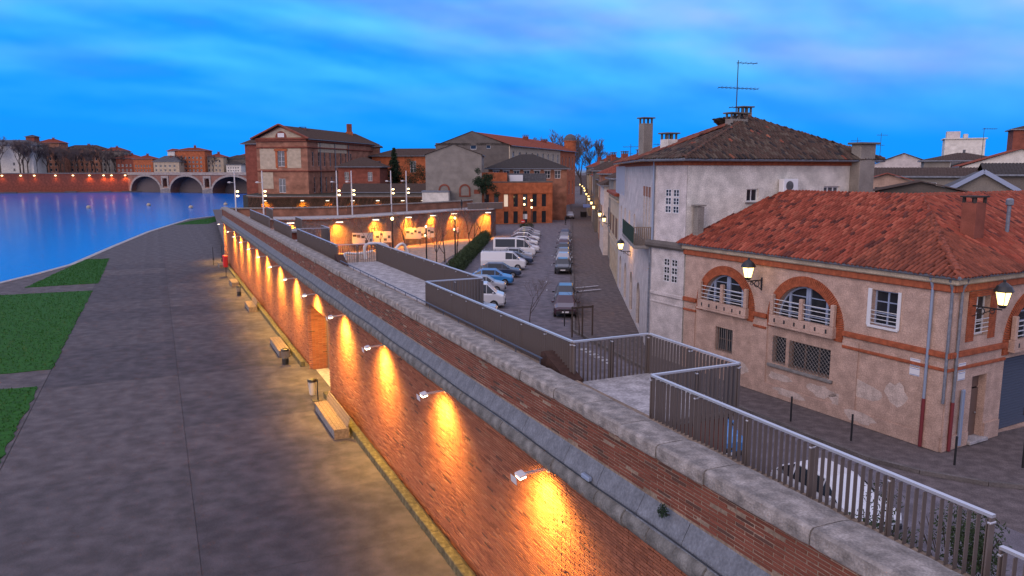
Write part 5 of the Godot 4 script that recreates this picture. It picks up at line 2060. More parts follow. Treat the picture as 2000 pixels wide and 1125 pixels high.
	chimney(lw, Vector3(96, 19.6, -199), Vector3(1.4, 1.8, 1.0), M.brick_red, 2)
	chimney(lw, Vector3(109, 19.4, -213), Vector3(1.4, 1.6, 1.0), M.brick_red, 2)
	var bo := so + sr * 47.1
	var eb := house("brick_end_block", "orange brick end block with slit windows and domed turret", "", bo, sr, 18.5, 17.0, 16.4, M.brick_orange, M.roof_red, "gable", 3.2, {0: [[2.0, 4.2, 4, 10.6, 1.1, 4.2, 1, 3, 0.5], [2.0, 4.2, 4, 3.2, 1.1, 4.2, 1, 3, 0.5]]}, M.frame_white, 0.8, "building")
	g = G.new()
	var tc := Vector3(121.5, 17.8, -219)
	g.lathe(tc, [Vector2(1.9, 0), Vector2(1.9, 3.0), Vector2(2.1, 3.1), Vector2(2.1, 3.4)], 12)
	var tu := obj("turret", g, M.brick_orange, eb)
	g = G.new()
	g.lathe(tc, [Vector2(2.05, 3.4), Vector2(1.9, 4.3), Vector2(1.3, 5.1), Vector2(0.5, 5.5), Vector2(0.0, 5.55)], 12)
	obj("dome", g, M.roof_slate, tu)
	# dark roofed house between them
	var h2 := house("dark_roof_house", "wide house with dark tiled roof and a row of small white windows", "", Vector3(65.2, 1.3, -153.4), lr, 16.8, 14.0, 11.0, M.brick_rose, M.roof_dark, "hip", 3.1, {0: [[1.0, 2.2, 7, 8.9, 1.25, 1.7, 2, 2]]}, M.frame_white, 0.8)
	g = G.new()
	for k in 7:
		fbox(g, Vector3(65.2, 1.3, -153.4), lr, 0.85 + k * 2.2, 10.5, 2.4 + k * 2.2, 10.75, 0.0, 0.08)
	obj("window_head", g, M.frame_white, h2)
	# orange brick library
	var oo := Vector3(54.9, 1.3, -141.9)
	var orr := Vector3(0.990, 0, 0.14).normalized()
	var wn := []
	wn.append([2.3, 2.0, 8, 3.4, 0.95, 2.5, 1, 1])
	wn.append([8.3, 2.0, 5, 0.1, 0.95, 2.4, 1, 1])
	var ol := house("brick_library", "modern orange brick building with two rows of tall dark windows", "", oo, orr, 18.6, 11.0, 8.2, M.brick_orange, M.plaster_dark, "flat", 0.2, {0: wn}, M.dark_iron, 0.05, "building")
	g = G.new()
	fbox(g, oo, orr, 1.9, 6.05, 18.5, 6.2, 0.0, 0.16)
	fbox(g, oo, orr, 2.0, 3.05, 9.0, 3.2, 0.0, 0.12)
	obj("added_shade_ledge", g, M.brick_orange, ol)  # ledges added to cast shade in place of a dark joint line
	g = G.new()
	g.wall(oo + Vector3.UP * 8.2, orr, 9.0, 2.0, [], 0.2)
	g.tri(oo + Vector3.UP * 8.2 - orr * 1.5, oo + Vector3.UP * 8.2, oo + Vector3.UP * 10.2)
	g.wall(oo + orr * 9.0 + Vector3.UP * 8.2, -orr.cross(Vector3.UP), 8.0, 2.0, [], 0.2)
	g.quad(oo + Vector3.UP * 10.2, oo + orr * 9.0 + Vector3.UP * 10.2, oo + orr * 9.0 + Vector3(0, 10.2, -8), oo + Vector3(0, 10.2, -8))
	obj("upper_storey", g, M.brick_orange, ol)
	g = G.new()
	fbox(g, oo, orr, 9.4, 8.2, 18.3, 10.0, -7.0, -3.0)
	obj("roof_plant", g, M.roof_slate, ol)
	g = G.new()
	fbox(g, oo, orr, 10.2, 8.25, 13.0, 9.7, -3.2, -2.2, 0.03)
	obj("white_plant_box", g, M.plastic_white, ol)
	g = G.new()
	fbox(g, oo, orr, 12.35, 0.9, 13.25, 1.9, -0.1, -0.06)
	obj("notice", g, M.plastic_white, ol)
	g = G.new()
	fbox(g, oo, orr, 8.32, 3.45, 9.23, 5.85, -0.16, -0.14)
	obj("lit_window", g, M.glow_window, ol)

# ---------------------------------------------------------------- bridge and far bank
func bridge() -> void:
	var t := thing("stone_bridge", "old brick and stone arched bridge over the river", "bridge", Vector3.ZERO)
	var o := Vector3(-17.6, -1.6, -525)
	var r := Vector3(0.6815, 0, 0.7318)
	var L := 120.0
	var H := 12.2
	var holes := []
	var spans := [[7.0, 30.6], [38.0, 62.8], [69.7, 99.0]]
	for s in spans:
		holes.append([s[0], 0.4, s[1], 9.9, 8.8])
	for s in [34.3, 66.2]:
		holes.append([s - 1.7, 4.0, s + 1.7, 8.8, 1.6])
	var g := G.new()
	g.wall(o, r, L, H, holes, 17.0)
	obj("spandrel_wall", g, M.bridge_brick, t)
	g = G.new()
	var n := r.cross(Vector3.UP)
	g.wall(o - n * 17.0 + r * L, -r, L, H, [[L - 99.0, 0.4, L - 69.7, 9.9, 8.8], [L - 62.8, 0.4, L - 38.0, 9.9, 8.8], [L - 30.6, 0.4, L - 7.0, 9.9, 8.8]], 0.3)
	g.quad(o + Vector3.UP * H, o + r * L + Vector3.UP * H, o + r * L + Vector3.UP * H - n * 17.0, o + Vector3.UP * H - n * 17.0)
	obj("deck", g, M.pavement, t)
	for s in spans:
		var cx: float = (s[0] + s[1]) * 0.5
		var hw: float = (s[1] - s[0]) * 0.5
		var k := 40
		for i in k:
			g = G.new()
			var a := PI * (i + 0.03) / k
			var b := PI * (i + 0.97) / k
			var p0 := fp(o, r, cx + cos(a) * (hw + 0.55), 1.1 + sin(a) * 9.35, 0.18)
			var p1 := fp(o, r, cx + cos(b) * (hw + 0.55), 1.1 + sin(b) * 9.35, 0.18)
			g.bar(p0, p1, 1.15, 0.4, n)
			obj("voussoir", g, M.bridge_stone, t)
	for s in [34.3, 66.2]:
		g = G.new()
		fbox(g, o, r, s - 2.9, 2.6, s - 1.7, 9.4, 0.0, 0.45, 0.1)
		fbox(g, o, r, s + 1.7, 2.6, s + 2.9, 9.4, 0.0, 0.45, 0.1)
		fbox(g, o, r, s - 2.9, 8.8, s + 2.9, 10.2, 0.0, 0.5, 0.1)
		obj("oculus_frame", g, M.bridge_stone, t)
		g = G.new()
		var c := fp(o, r, s, 0, 0)
		g.poly([c - r * 3.6 + Vector3.UP * 3.4, c + r * 3.6 + Vector3.UP * 3.4, c + n * 4.2 + Vector3.UP * 2.2], false)
		g.quad(c - r * 3.6, c + n * 4.2, c + n * 4.2 + Vector3.UP * 2.2, c - r * 3.6 + Vector3.UP * 3.4)
		g.quad(c + n * 4.2, c + r * 3.6, c + r * 3.6 + Vector3.UP * 3.4, c + n * 4.2 + Vector3.UP * 2.2)
		obj("cutwater", g, M.bridge_stone, t)
	g = G.new()
	fbox(g, o, r, 0, 10.7, L, 11.2, 0.0, 0.5, 0.05)
	fbox(g, o, r, 0, 11.2, L, 12.3, 0.0, 0.3, 0.03)
	obj("parapet", g, M.bridge_stone, t)

func far_bank() -> void:
	var o := Vector3(-150, -1.4, -531.5)
	var e := Vector3(-14, -1.4, -521.5)
	var r := (e - o).normalized()
	var L := o.distance_to(e)
	var t := thing("far_quay_wall", "long brick quay wall across the river with lamps along its top", "wall", Vector3.ZERO)
	var g := G.new()
	g.wall(o, r, L, 11.4, [], 0.1)
	obj("face", g, M.brick_red, t)
	for i in 40:
		g = G.new()
		fbox(g, o, r, L * i / 40 + 0.03, 11.3, L * (i + 1) / 40 - 0.03, 11.75, -0.5, 0.35, 0.04)
		obj("cap_stone", g, M.stone_grey, t)
	var first: Node3D = null
	var lx := [-79.0, -69.8, -63.0, -52.3, -43.3, -34.8, -27.3, -23.1, -15.8]
	for i in lx.size():
		var p: Vector3 = o + r * ((lx[i] + 150.0) * 1.003) + Vector3(0, 10.2, 0)
		var q: Node3D
		if first == null:
			q = thing("far_quay_lamp", "small lit lamp on the quay wall across the river", "lamp", Vector3.ZERO, 0.0, "lamps on the far quay wall")
			g = G.new()
			g.bar(Vector3(0, 0.2, 0), Vector3(0, 0.2, 0.9), 0.12, 0.12)
			obj("arm", g, M.dark_iron, q)
			g = G.new()
			g.ball(Vector3(0, 0, 1.0), 0.42, Vector3(1.3, 0.7, 1), 10)
			obj("lamp_glass", g, M.glow_warm, q)
			first = q
		else:
			q = copy(first)
		q.position = p
		spot(p + Vector3(0, -0.7, 1.4), p + Vector3(0, -6, 0.3), 9.0 if i < 5 else 34.0, 70.0, Color(1.0, 0.55, 0.2))
	# houses behind
	rng.seed = 52
	var rows := [
		["riverside_church", "white stone church front behind the bare riverside trees", [-97, 9.5, -551], 36.0, 14.0, 17.0, "plaster_white", "roof_slate", "hip", 3.2, 3, 2, 3.0],
		["bell_tower_house", "square brick tower rising behind the white church", [-69.5, 9.5, -556], 5.2, 5.2, 22.5, "brick_red", "roof_brown", "hip", 1.2, 1, 1, 9.0],
		["far_house", "brick house just right of the bell tower", [-66, 9.5, -574], 14.0, 10.0, 19.5, "brick_rose", "roof_red", "hip", 2.5, 4, 3, 3.0],
		["far_house", "wide brown house behind the thick of the bare trees", [-52, 9.5, -578], 24.0, 10.0, 16.0, "brick_rose", "roof_brown", "hip", 2.5, 7, 3, 3.0],
		["far_house", "pale house showing above the end of the bare trees", [-30, 9.5, -568], 14.0, 10.0, 14.6, "plaster_grey", "roof_red", "hip", 2.5, 4, 3, 3.0],
		["far_house", "low red house with a long red roof by the bridge end", [-21, 9.5, -544], 14.0, 10.0, 9.8, "brick_red", "roof_red", "hip", 2.4, 5, 2, 2.5],
		["far_house", "bright red corner house with white windows by the bridge", [-10.9, 9.5, -528.5], 11.8, 11.0, 9.2, "brick_orange", "roof_red", "hip", 2.3, 6, 2, 2.2],
		["far_house", "pale stone house with grey mansard roof facing the bridge", [0.1, 9.5, -517.5], 15.5, 10.0, 7.6, "plaster_cream", "roof_slate", "hip", 3.4, 5, 2, 2.2],
		["far_house", "tall red brick block with rows of white windows above the bridge", [12.6, 9.5, -520], 18.0, 12.0, 14.3, "brick_orange", "roof_red", "hip", 1.8, 7, 4, 2.2],
		["far_house", "white gable wall joined to the tall red block", [8.4, 9.5, -521.6], 4.4, 12.0, 14.0, "plaster_white", "roof_red", "hip", 1.4, 1, 2, 5.0],
		["far_house", "pale house with red roof right of the tall red block", [30, 9.5, -516], 10.5, 10.0, 10.4, "plaster_cream", "roof_red", "hip", 2.2, 4, 3, 2.4],
		["far_house", "low white house with dark windows behind the bridge", [40.5, 9.5, -505], 9.0, 8.0, 5.8, "plaster_white", "roof_dark", "hip", 2.0, 5, 2, 1.5],
		["far_house", "grey house with dark roof closing the bridge view", [42, 9.5, -518], 20.0, 10.0, 9.8, "plaster_dark", "roof_brown", "hip", 2.0, 6, 2, 3.0],
		["far_house", "ochre house peeping behind the hospital corner", [52, 9.5, -528], 16.0, 10.0, 12.0, "plaster_cream", "roof_red", "hip", 2.0, 6, 3, 3.0]]
	for q in rows:
		var wins := []
		var n: int = q[10]
		var st: float = (q[3] - 1.6) / n
		for k in q[11]:
			wins.append([0.9, st, n, 1.6 + k * q[12] * 1.15, minf(1.3, st * 0.5), minf(q[12] * 0.62, 2.0), 1, 1])
		var p: Array = q[2]
		var h := house(q[0], q[1], "houses across the river" if q[0] == "far_house" else "", Vector3(p[0], p[1], p[2]), RT, q[3], q[4], q[5], M[q[6]], M[q[7]], q[8], q[9], {0: wins}, M.frame_white, 0.7, "church" if q[0] == "riverside_church" else "house")
		if q[3] > 9.0 and q[0] == "far_house":
			var c: Vector3 = Vector3(p[0], p[1] + q[5] + 1.0, p[2]) + RT * (q[3] * 0.6) + Vector3(0.42, 0, -0.9) * 4.0
			chimney(h, c, Vector3(1.4, 2.2, 1.0), M.brick_red, 1)

# ---------------------------------------------------------------- roofs behind the corner house
func back_roofs() -> void:
	rng.seed = 63
	var rr := Vector3(0.64, 0, 0.768).normalized()
	var rows := [
		["flat_tower_block", "white flat roofed apartment block far behind the roofs", [187.7, 1.3, -137.6], 9.1, 9.0, 18.6, "plaster_white", "plaster_white", "flat", 0.2, {0: [[4.2, 1, 1, 14.6, 0.7, 1.3, 1, 1], [4.2, 1, 1, 9.6, 0.7, 1.3, 1, 1]]}],
		["pink_gable_house", "wide pale pink gable wall with dark roof slopes", [95.2, 1.3, -81.0], 8.1, 8.0, 11.4, "plaster_lilac", "roof_slate", "gable_front", 1.65, {}],
		["dormer_house", "house with long white framed attic window under a dark roof", [89.4, 1.3, -68.2], 8.8, 8.0, 11.9, "plaster_grey", "roof_brown", "hip", 0.95, {0: [[2.9, 1, 1, 10.9, 4.3, 0.85, 2, 1]]}],
		["white_gable_house", "white gable wall with grey ventilator under a red roof", [84.2, 1.3, -59.3], 11.1, 9.0, 11.1, "plaster_white", "roof_red", "gable_front", 1.9, {}],
		["long_grey_house", "long low grey house with brown roof and boarded window", [66.2, 1.3, -56.3], 10.9, 5.0, 10.1, "plaster_grey", "roof_brown", "gable", 0.8, {0: [[4.6, 1, 1, 8.3, 1.3, 1.2, 1, 1]]}],
		["small_pink_house", "small pink house with red roof behind the chimney stack", [53.6, 1.3, -46.4], 3.6, 5.0, 9.75, "plaster_pink", "roof_red", "gable_front", 0.65, {0: [[0.9, 1, 1, 8.4, 0.6, 0.9, 1, 1]]}],
		["dark_gable_house", "dark mossy gable house just behind the red roof ridge", [47.7, 1.3, -40.2], 5.9, 6.0, 9.1, "plaster_dark", "roof_brown", "gable_front", 0.75, {}],
		["blue_edged_house", "brown gable house with blue painted roof edge", [54.7, 1.3, -39.2], 3.9, 5.0, 9.3, "plaster_grey", "roof_slate", "gable_front", 1.2, {}],
		["dark_side_house", "dark roofed house right of the blue edged gable", [69.2, 1.3, -46.1], 9.0, 7.0, 10.3, "plaster_dark", "roof_dark", "gable", 1.0, {}],
		["brick_tower", "tall dark brick tower above the right hand roofs", [122.5, 1.3, -78.3], 7.0, 6.0, 17.0, "brick_red", "roof_brown", "hip", 0.9, {}]]
	for q in rows:
		var p: Array = q[2]
		var h := house(q[0], q[1], "", Vector3(p[0], p[1], p[2]), rr, q[3], q[4], q[5], M[q[6]], M[q[7]], q[8], q[9], q[10], M.frame_white, 0.4)
		if q[0] == "flat_tower_block":
			var g := G.new()
			fbox(g, Vector3(p[0], p[1], p[2]), rr, 0.3, 18.85, 3.4, 20.6, -4.0, -0.6)
			fbox(g, Vector3(p[0], p[1], p[2]), rr, 4.2, 18.85, 5.2, 19.9, -3.0, -1.0)
			obj("lift_house", g, M.plaster_lilac, h)
		if q[0] == "blue_edged_house":
			var g := G.new()
			var o := Vector3(p[0], p[1], p[2])
			g.bar(fp(o, rr, -0.4, 9.15, 0.42), fp(o, rr, 1.95, 10.6, 0.42), 0.2, 0.3)
			g.bar(fp(o, rr, 4.3, 9.15, 0.42), fp(o, rr, 1.95, 10.6, 0.42), 0.2, 0.3)
			obj("blue_bargeboard", g, M.frame_blue, h)
	aerial(Vector3(85.5, 12.5, -58.0), 4.2, "tall aerial on a thin mast above the white gable", [[4.1, 1.6, 0.2, 0.3]])
	aerial(Vector3(86.5, 13.6, -72.5), 3.2, "aerial above the pink gable roof", [[2.9, 0.9, 0.6, 0.4], [1.6, 0.6, 0.6, 0.2]])
	aerial(Vector3(80.0, 13.0, -70.5), 3.0, "second thin aerial left of the pink gable", [[2.6, 0.5, 0.9, 0.3]])
	aerial(Vector3(98, 14.4, -61), 2.6, "small many-armed aerial beside the brick tower", [[2.4, 0.5, 0.5, 0.3], [1.9, 0.5, 0.5, 0.3], [1.4, 0.5, 0.5, 0.3]])

# ---------------------------------------------------------------- vehicles (front towards +z)
func loft(g: G, st: Array) -> Array:
	var rings := []
	for s in st:      # [z, half width, bottom, belt, top, half width of the top]
		var w: float = s[1]
		var half := [Vector3(w * 0.90, s[2], s[0]), Vector3(w, s[2] + 0.16, s[0]), Vector3(w, s[3] - 0.10, s[0]), Vector3(w * 0.965, s[3], s[0]), Vector3(s[5], s[4] - 0.05, s[0]), Vector3(s[5] * 0.84, s[4], s[0])]
		var ring := half.duplicate()
		for k in range(5, -1, -1):
			ring.append(Vector3(-half[k].x, half[k].y, half[k].z))
		rings.append(ring)
	for i in rings.size() - 1:
		for k in 11:
			var a: Vector3 = rings[i][k]
			var b: Vector3 = rings[i][k + 1]
			var c: Vector3 = rings[i + 1][k + 1]
			var d: Vector3 = rings[i + 1][k]
			g.qo(a, b, c, d, Vector3(0, (st[i][2] + st[i][4]) * 0.5, (st[i][0] + st[i + 1][0]) * 0.5))
	for e in [0, rings.size() - 1]:
		var ctr := Vector3(0, (st[e][2] + st[e][4]) * 0.5, st[e][0])
		for k in 11:
			g.to(ctr, rings[e][k], rings[e][k + 1], Vector3(0, ctr.y, 0))
	return rings

func pane(g: G, a: Vector3, b: Vector3, c: Vector3, d: Vector3, inset: float, out: Vector3) -> void:
	var m := (a + b + c + d) * 0.25
	var n := (b - a).cross(d - a).normalized()
	if n.dot(out) < 0: n = -n
	var q := []
	for p in [a, b, c, d]:
		q.append(p + (m - p) * inset + n * 0.012)
	g.qo(q[0], q[1], q[2], q[3], m - out)

func vehicle(called: String, label: String, cat: String, kind: String, paint: Material, at: Vector2, heading: Vector2, group: String, y := 1.31) -> Node3D:
	var t := thing(called, label, cat, Vector3(at.x, y, at.y), atan2(heading.x, heading.y), group)
	var st: Array
	var cowl: int
	var wz := [1.28, -1.25]
	var wr := 0.31
	var glass := [[2, 3], [3, 4]]
	if kind == "van":
		st = [[2.42, 0.78, 0.38, 0.80, 0.86, 0.66], [2.3, 0.90, 0.28, 0.98, 1.05, 0.78], [1.75, 0.95, 0.24, 1.16, 1.24, 0.82], [1.0, 0.97, 0.24, 1.18, 1.94, 0.78], [0.2, 0.97, 0.24, 1.18, 2.0, 0.80], [-2.3, 0.97, 0.26, 1.18, 2.0, 0.80], [-2.42, 0.93, 0.36, 1.15, 1.92, 0.76]]
		wz = [1.55, -1.5]
		wr = 0.34
		glass = [[2, 3], [3, 4]]
	elif kind == "bus":
		st = [[2.62, 0.78, 0.38, 0.80, 0.86, 0.66], [2.5, 0.92, 0.28, 1.0, 1.08, 0.80], [2.0, 0.97, 0.24, 1.2, 1.28, 0.84], [1.2, 0.99, 0.24, 1.22, 2.2, 0.80], [0.2, 0.99, 0.24, 1.22, 2.35, 0.82], [-2.5, 0.99, 0.26, 1.22, 2.35, 0.82], [-2.62, 0.95, 0.36, 1.18, 2.25, 0.78]]
		wz = [1.7, -1.6]
		wr = 0.35
		glass = [[2, 3], [3, 4], [4, 5]]
	elif kind == "estate":
		st = [[2.15, 0.68, 0.36, 0.60, 0.66, 0.58], [2.0, 0.83, 0.24, 0.72, 0.78, 0.70], [1.05, 0.87, 0.22, 0.90, 0.96, 0.74], [0.3, 0.88, 0.22, 0.92, 1.42, 0.60], [-1.2, 0.88, 0.24, 0.94, 1.44, 0.60], [-1.95, 0.85, 0.28, 0.93, 1.0, 0.68], [-2.15, 0.78, 0.38, 0.84, 0.9, 0.62]]
		glass = [[2, 3], [3, 4], [4, 5]]
		wz = [1.35, -1.3]
	else:
		st = [[1.98, 0.66, 0.36, 0.62, 0.68, 0.56], [1.83, 0.81, 0.24, 0.75, 0.81, 0.68], [1.0, 0.85, 0.22, 0.93, 0.99, 0.72], [0.3, 0.86, 0.22, 0.95, 1.46, 0.60], [-1.0, 0.86, 0.24, 0.97, 1.48, 0.60], [-1.72, 0.84, 0.28, 0.97, 1.12, 0.66], [-1.98, 0.78, 0.38, 0.86, 0.92, 0.62]]
		glass = [[2, 3], [3, 4], [4, 5]]
		wz = [1.2, -1.2]
	var g := G.new()
	var R := loft(g, st)
	obj("body", g, paint, t)
	# windscreen and rear window run across the top, side windows along the belt
	g = G.new()
	var k0: int = glass[0][0]
	pane(g, R[k0][4], R[k0][7], R[k0 + 1][7], R[k0 + 1][4], 0.07, Vector3(0, 1, 1))
	obj("windscreen", g, M.glass_grey, t)
	for q in glass:
		for s in 2:
			g = G.new()
			var i: int = q[0]
			var a: int = 3 if s == 0 else 8
			var b: int = 4 if s == 0 else 7
			if i == k0:
				g.to(R[i][a] + Vector3(0, 0.03, 0), R[i + 1][a] + Vector3(0, 0.03, 0), R[i + 1][b], Vector3.ZERO)
				for v in g.v.size():
					g.v[v].x += 0.012 if s == 0 else -0.012
			else:
				pane(g, R[i][a], R[i][b], R[i + 1][b], R[i + 1][a], 0.1, Vector3(1 if s == 0 else -1, 0, 0))
			obj("side_window", g, M.glass_dark, t)
	var kr: int = 4 if st[5][4] < st[4][4] - 0.1 else 5
	g = G.new()
	pane(g, R[kr][4], R[kr][7], R[kr + 1][7], R[kr + 1][4], 0.1, Vector3(0, 0.6, -1))
	obj("rear_window", g, M.glass_dark, t)
	for z in wz:
		for s in [-1.0, 1.0]:
			g = G.new()
			var x: float = s * (st[3][1] - 0.09)
			g.cyl(Vector3(x - s * 0.09, wr, z), Vector3(x + s * 0.105, wr, z), wr, wr, 16)
			var w := obj("wheel", g, M.tyre, t)
			g = G.new()
			g.cyl(Vector3(x + s * 0.10, wr, z), Vector3(x + s * 0.115, wr, z), wr * 0.62, wr * 0.55, 12)
			obj("rim", g, M.rim, w)
	for s in [-1.0, 1.0]:
		g = G.new()
		g.box(Vector3(s * st[1][1] * 0.72, st[1][3] - 0.13, st[1][0] - 0.02), Vector3(0.34, 0.16, 0.22), Basis(Vector3.UP, s * 0.5), 0.04)
		obj("headlight", g, M.plastic_white, t)
		g = G.new()
		g.box(Vector3(s * st[6][1] * 0.88, st[6][3] - 0.12, st[6][0] + 0.02), Vector3(0.18, 0.24, 0.1), Basis.IDENTITY, 0.03)
		obj("tail_light", g, M.pipe_red, t)
		g = G.new()
		g.box(Vector3(s * (st[2][1] + 0.1), st[2][3] + 0.1, st[2][0] - 0.25), Vector3(0.2, 0.14, 0.1), Basis.IDENTITY, 0.03)
		obj("mirror", g, paint, t)
	g = G.new()
	g.box(Vector3(0, 0.42, st[0][0] - 0.02), Vector3(st[0][1] * 2.05, 0.2, 0.14), Basis.IDENTITY, 0.04)
	g.box(Vector3(0, 0.45, st[6][0] + 0.02), Vector3(st[6][1] * 2.0, 0.2, 0.14), Basis.IDENTITY, 0.04)
	obj("bumper", g, M.car_trim, t)
	g = G.new()
	g.box(Vector3(0, 0.47, st[0][0] + 0.055), Vector3(0.5, 0.11, 0.012))
	obj("number_plate", g, M.plastic_white, t)
	g = G.new()
	g.box(Vector3(0, 0.64, st[0][0] + 0.0), Vector3(0.7, 0.09, 0.06), Basis.IDENTITY, 0.02)
	obj("grille", g, M.car_trim, t)
	if label.contains("roof rack"):
		g = G.new()
		for i in 5:
			g.bar(Vector3(-0.75, st[4][4] + 0.1, 0.3 - i * 0.6), Vector3(0.75, st[4][4] + 0.1, 0.3 - i * 0.6), 0.05, 0.05)
		for s in [-0.7, 0.7]:
			g.bar(Vector3(s, st[4][4] + 0.14, 0.5), Vector3(s, st[4][4] + 0.14, -2.2), 0.05, 0.05)
		obj("roof_rack", g, M.zinc, t)
	return t

func paint(key: String, r: float, g: float, b: float) -> StandardMaterial3D:
	var m := flat(key, r, g, b, 0.32)
	m.clearcoat_enabled = true
	m.clearcoat = 0.6
	m.clearcoat_roughness = 0.1
	return m

func vehicles() -> void:
	var white := paint("paint_w", 0.62, 0.63, 0.65)
	var silver := paint("paint_s", 0.32, 0.33, 0.36)
	var grey := paint("paint_g", 0.12, 0.125, 0.14)
	var black := paint("paint_k", 0.015, 0.016, 0.018)
	var navy := paint("paint_n", 0.02, 0.035, 0.075)
	var blue := paint("paint_b", 0.03, 0.20, 0.50)
	var maroon := paint("paint_m", 0.12, 0.012, 0.014)
	var wine := paint("paint_v", 0.05, 0.02, 0.03)
	var grp := "cars parked across the square side"
	var h := Vector2(0.90, 0.44)
	var rows := [
		["parked_van", "white delivery van with its cab showing past the railing corner", "van", "van", white, 22.4, -55.6],
		["parked_car", "small silver car half hidden beside the cab of the nearest white van", "car", "hatch", silver, 20.6, -51.9],
		["parked_car", "silver grey hatchback between the near van and the bright blue car", "car", "hatch", silver, 26.0, -62.4],
		["parked_car", "bright blue hatchback parked next to the dark navy car", "car", "hatch", blue, 28.5, -66.2],
		["parked_car", "dark navy estate car next to the white panel van", "car", "estate", navy, 31.2, -70.6],
		["parked_van", "white panel van with roof rack beside the navy estate", "van", "van", white, 33.9, -75.7],
		["parked_car", "pale silver car between panel van and minibus", "car", "hatch", silver, 38.9, -83.0],
		["parked_car", "dark blue car behind the roof of the panel van", "car", "estate", navy, 37.0, -79.6],
		["parked_van", "tall white minibus with long dark side windows", "minibus", "bus", white, 40.3, -86.6],
		["parked_car", "white car just beyond the minibus", "car", "hatch", white, 43.6, -90.6],
		["parked_car", "black estate car beyond the minibus", "car", "estate", black, 44.7, -94.2],
		["parked_car", "white car next to the black estate", "car", "hatch", white, 46.9, -97.6],
		["parked_car", "wine red car in the far half of the square row", "car", "hatch", wine, 48.3, -100.9],
		["parked_car", "second white car near the end of the square row", "car", "estate", white, 50.2, -104.0],
		["parked_car", "grey car near the end of the square row", "car", "hatch", grey, 51.8, -107.0],
		["parked_car", "silver estate near the end of the square row", "car", "estate", silver, 53.5, -110.2],
		["parked_car", "last silver car of the square row beside the evergreen bush", "car", "hatch", silver, 55.3, -113.4]]
	for q in rows:
		vehicle(q[0], q[1], q[2], q[3], q[4], Vector2(q[5], q[6]), h, grp)
	var D := Vector2(-0.485, 0.8745)
	grp = "cars parked along the pavement"
	rows = [
		["dark wine red car at the near end of the pavement row", "hatch", wine, 27.5, -50.0],
		["black car directly behind the wine red car", "estate", black, 29.9, -54.4],
		["black car with bright headlights leading the long pavement row", "hatch", black, 38.7, -71.0],
		["silver car second in the long pavement row", "hatch", silver, 41.4, -75.9],
		["dark grey car in the middle of the pavement row", "estate", grey, 44.1, -80.8],
		["black hatchback in the middle of the pavement row", "hatch", black, 46.8, -85.8],
		["wine dark car towards the end of the pavement row", "hatch", wine, 49.6, -90.8],
		["silver estate towards the end of the pavement row", "estate", silver, 52.4, -95.8],
		["grey car last but one of the pavement row", "hatch", grey, 55.2, -100.9],
		["dark navy car closing the pavement row", "hatch", navy, 58.4, -106.6],
		["lone silver car parked deep in the street", "hatch", silver, 84.0, -151.0]]
	for q in rows:
		vehicle("parked_car", q[0], "car", q[1], q[2], Vector2(q[3], q[4]), D, grp)
	grp = "cars parked behind the near railing"
	vehicle("parked_car", "white hatchback seen through the slats of the near railing", "car", "hatch", white, Vector2(18.6, -16.4), Vector2(-0.06, 1), grp)
	vehicle("parked_van", "white and blue van partly hidden by the near platform", "van", "van", blue, Vector2(18.3, -23.4), Vector2(-0.03, 1), grp)

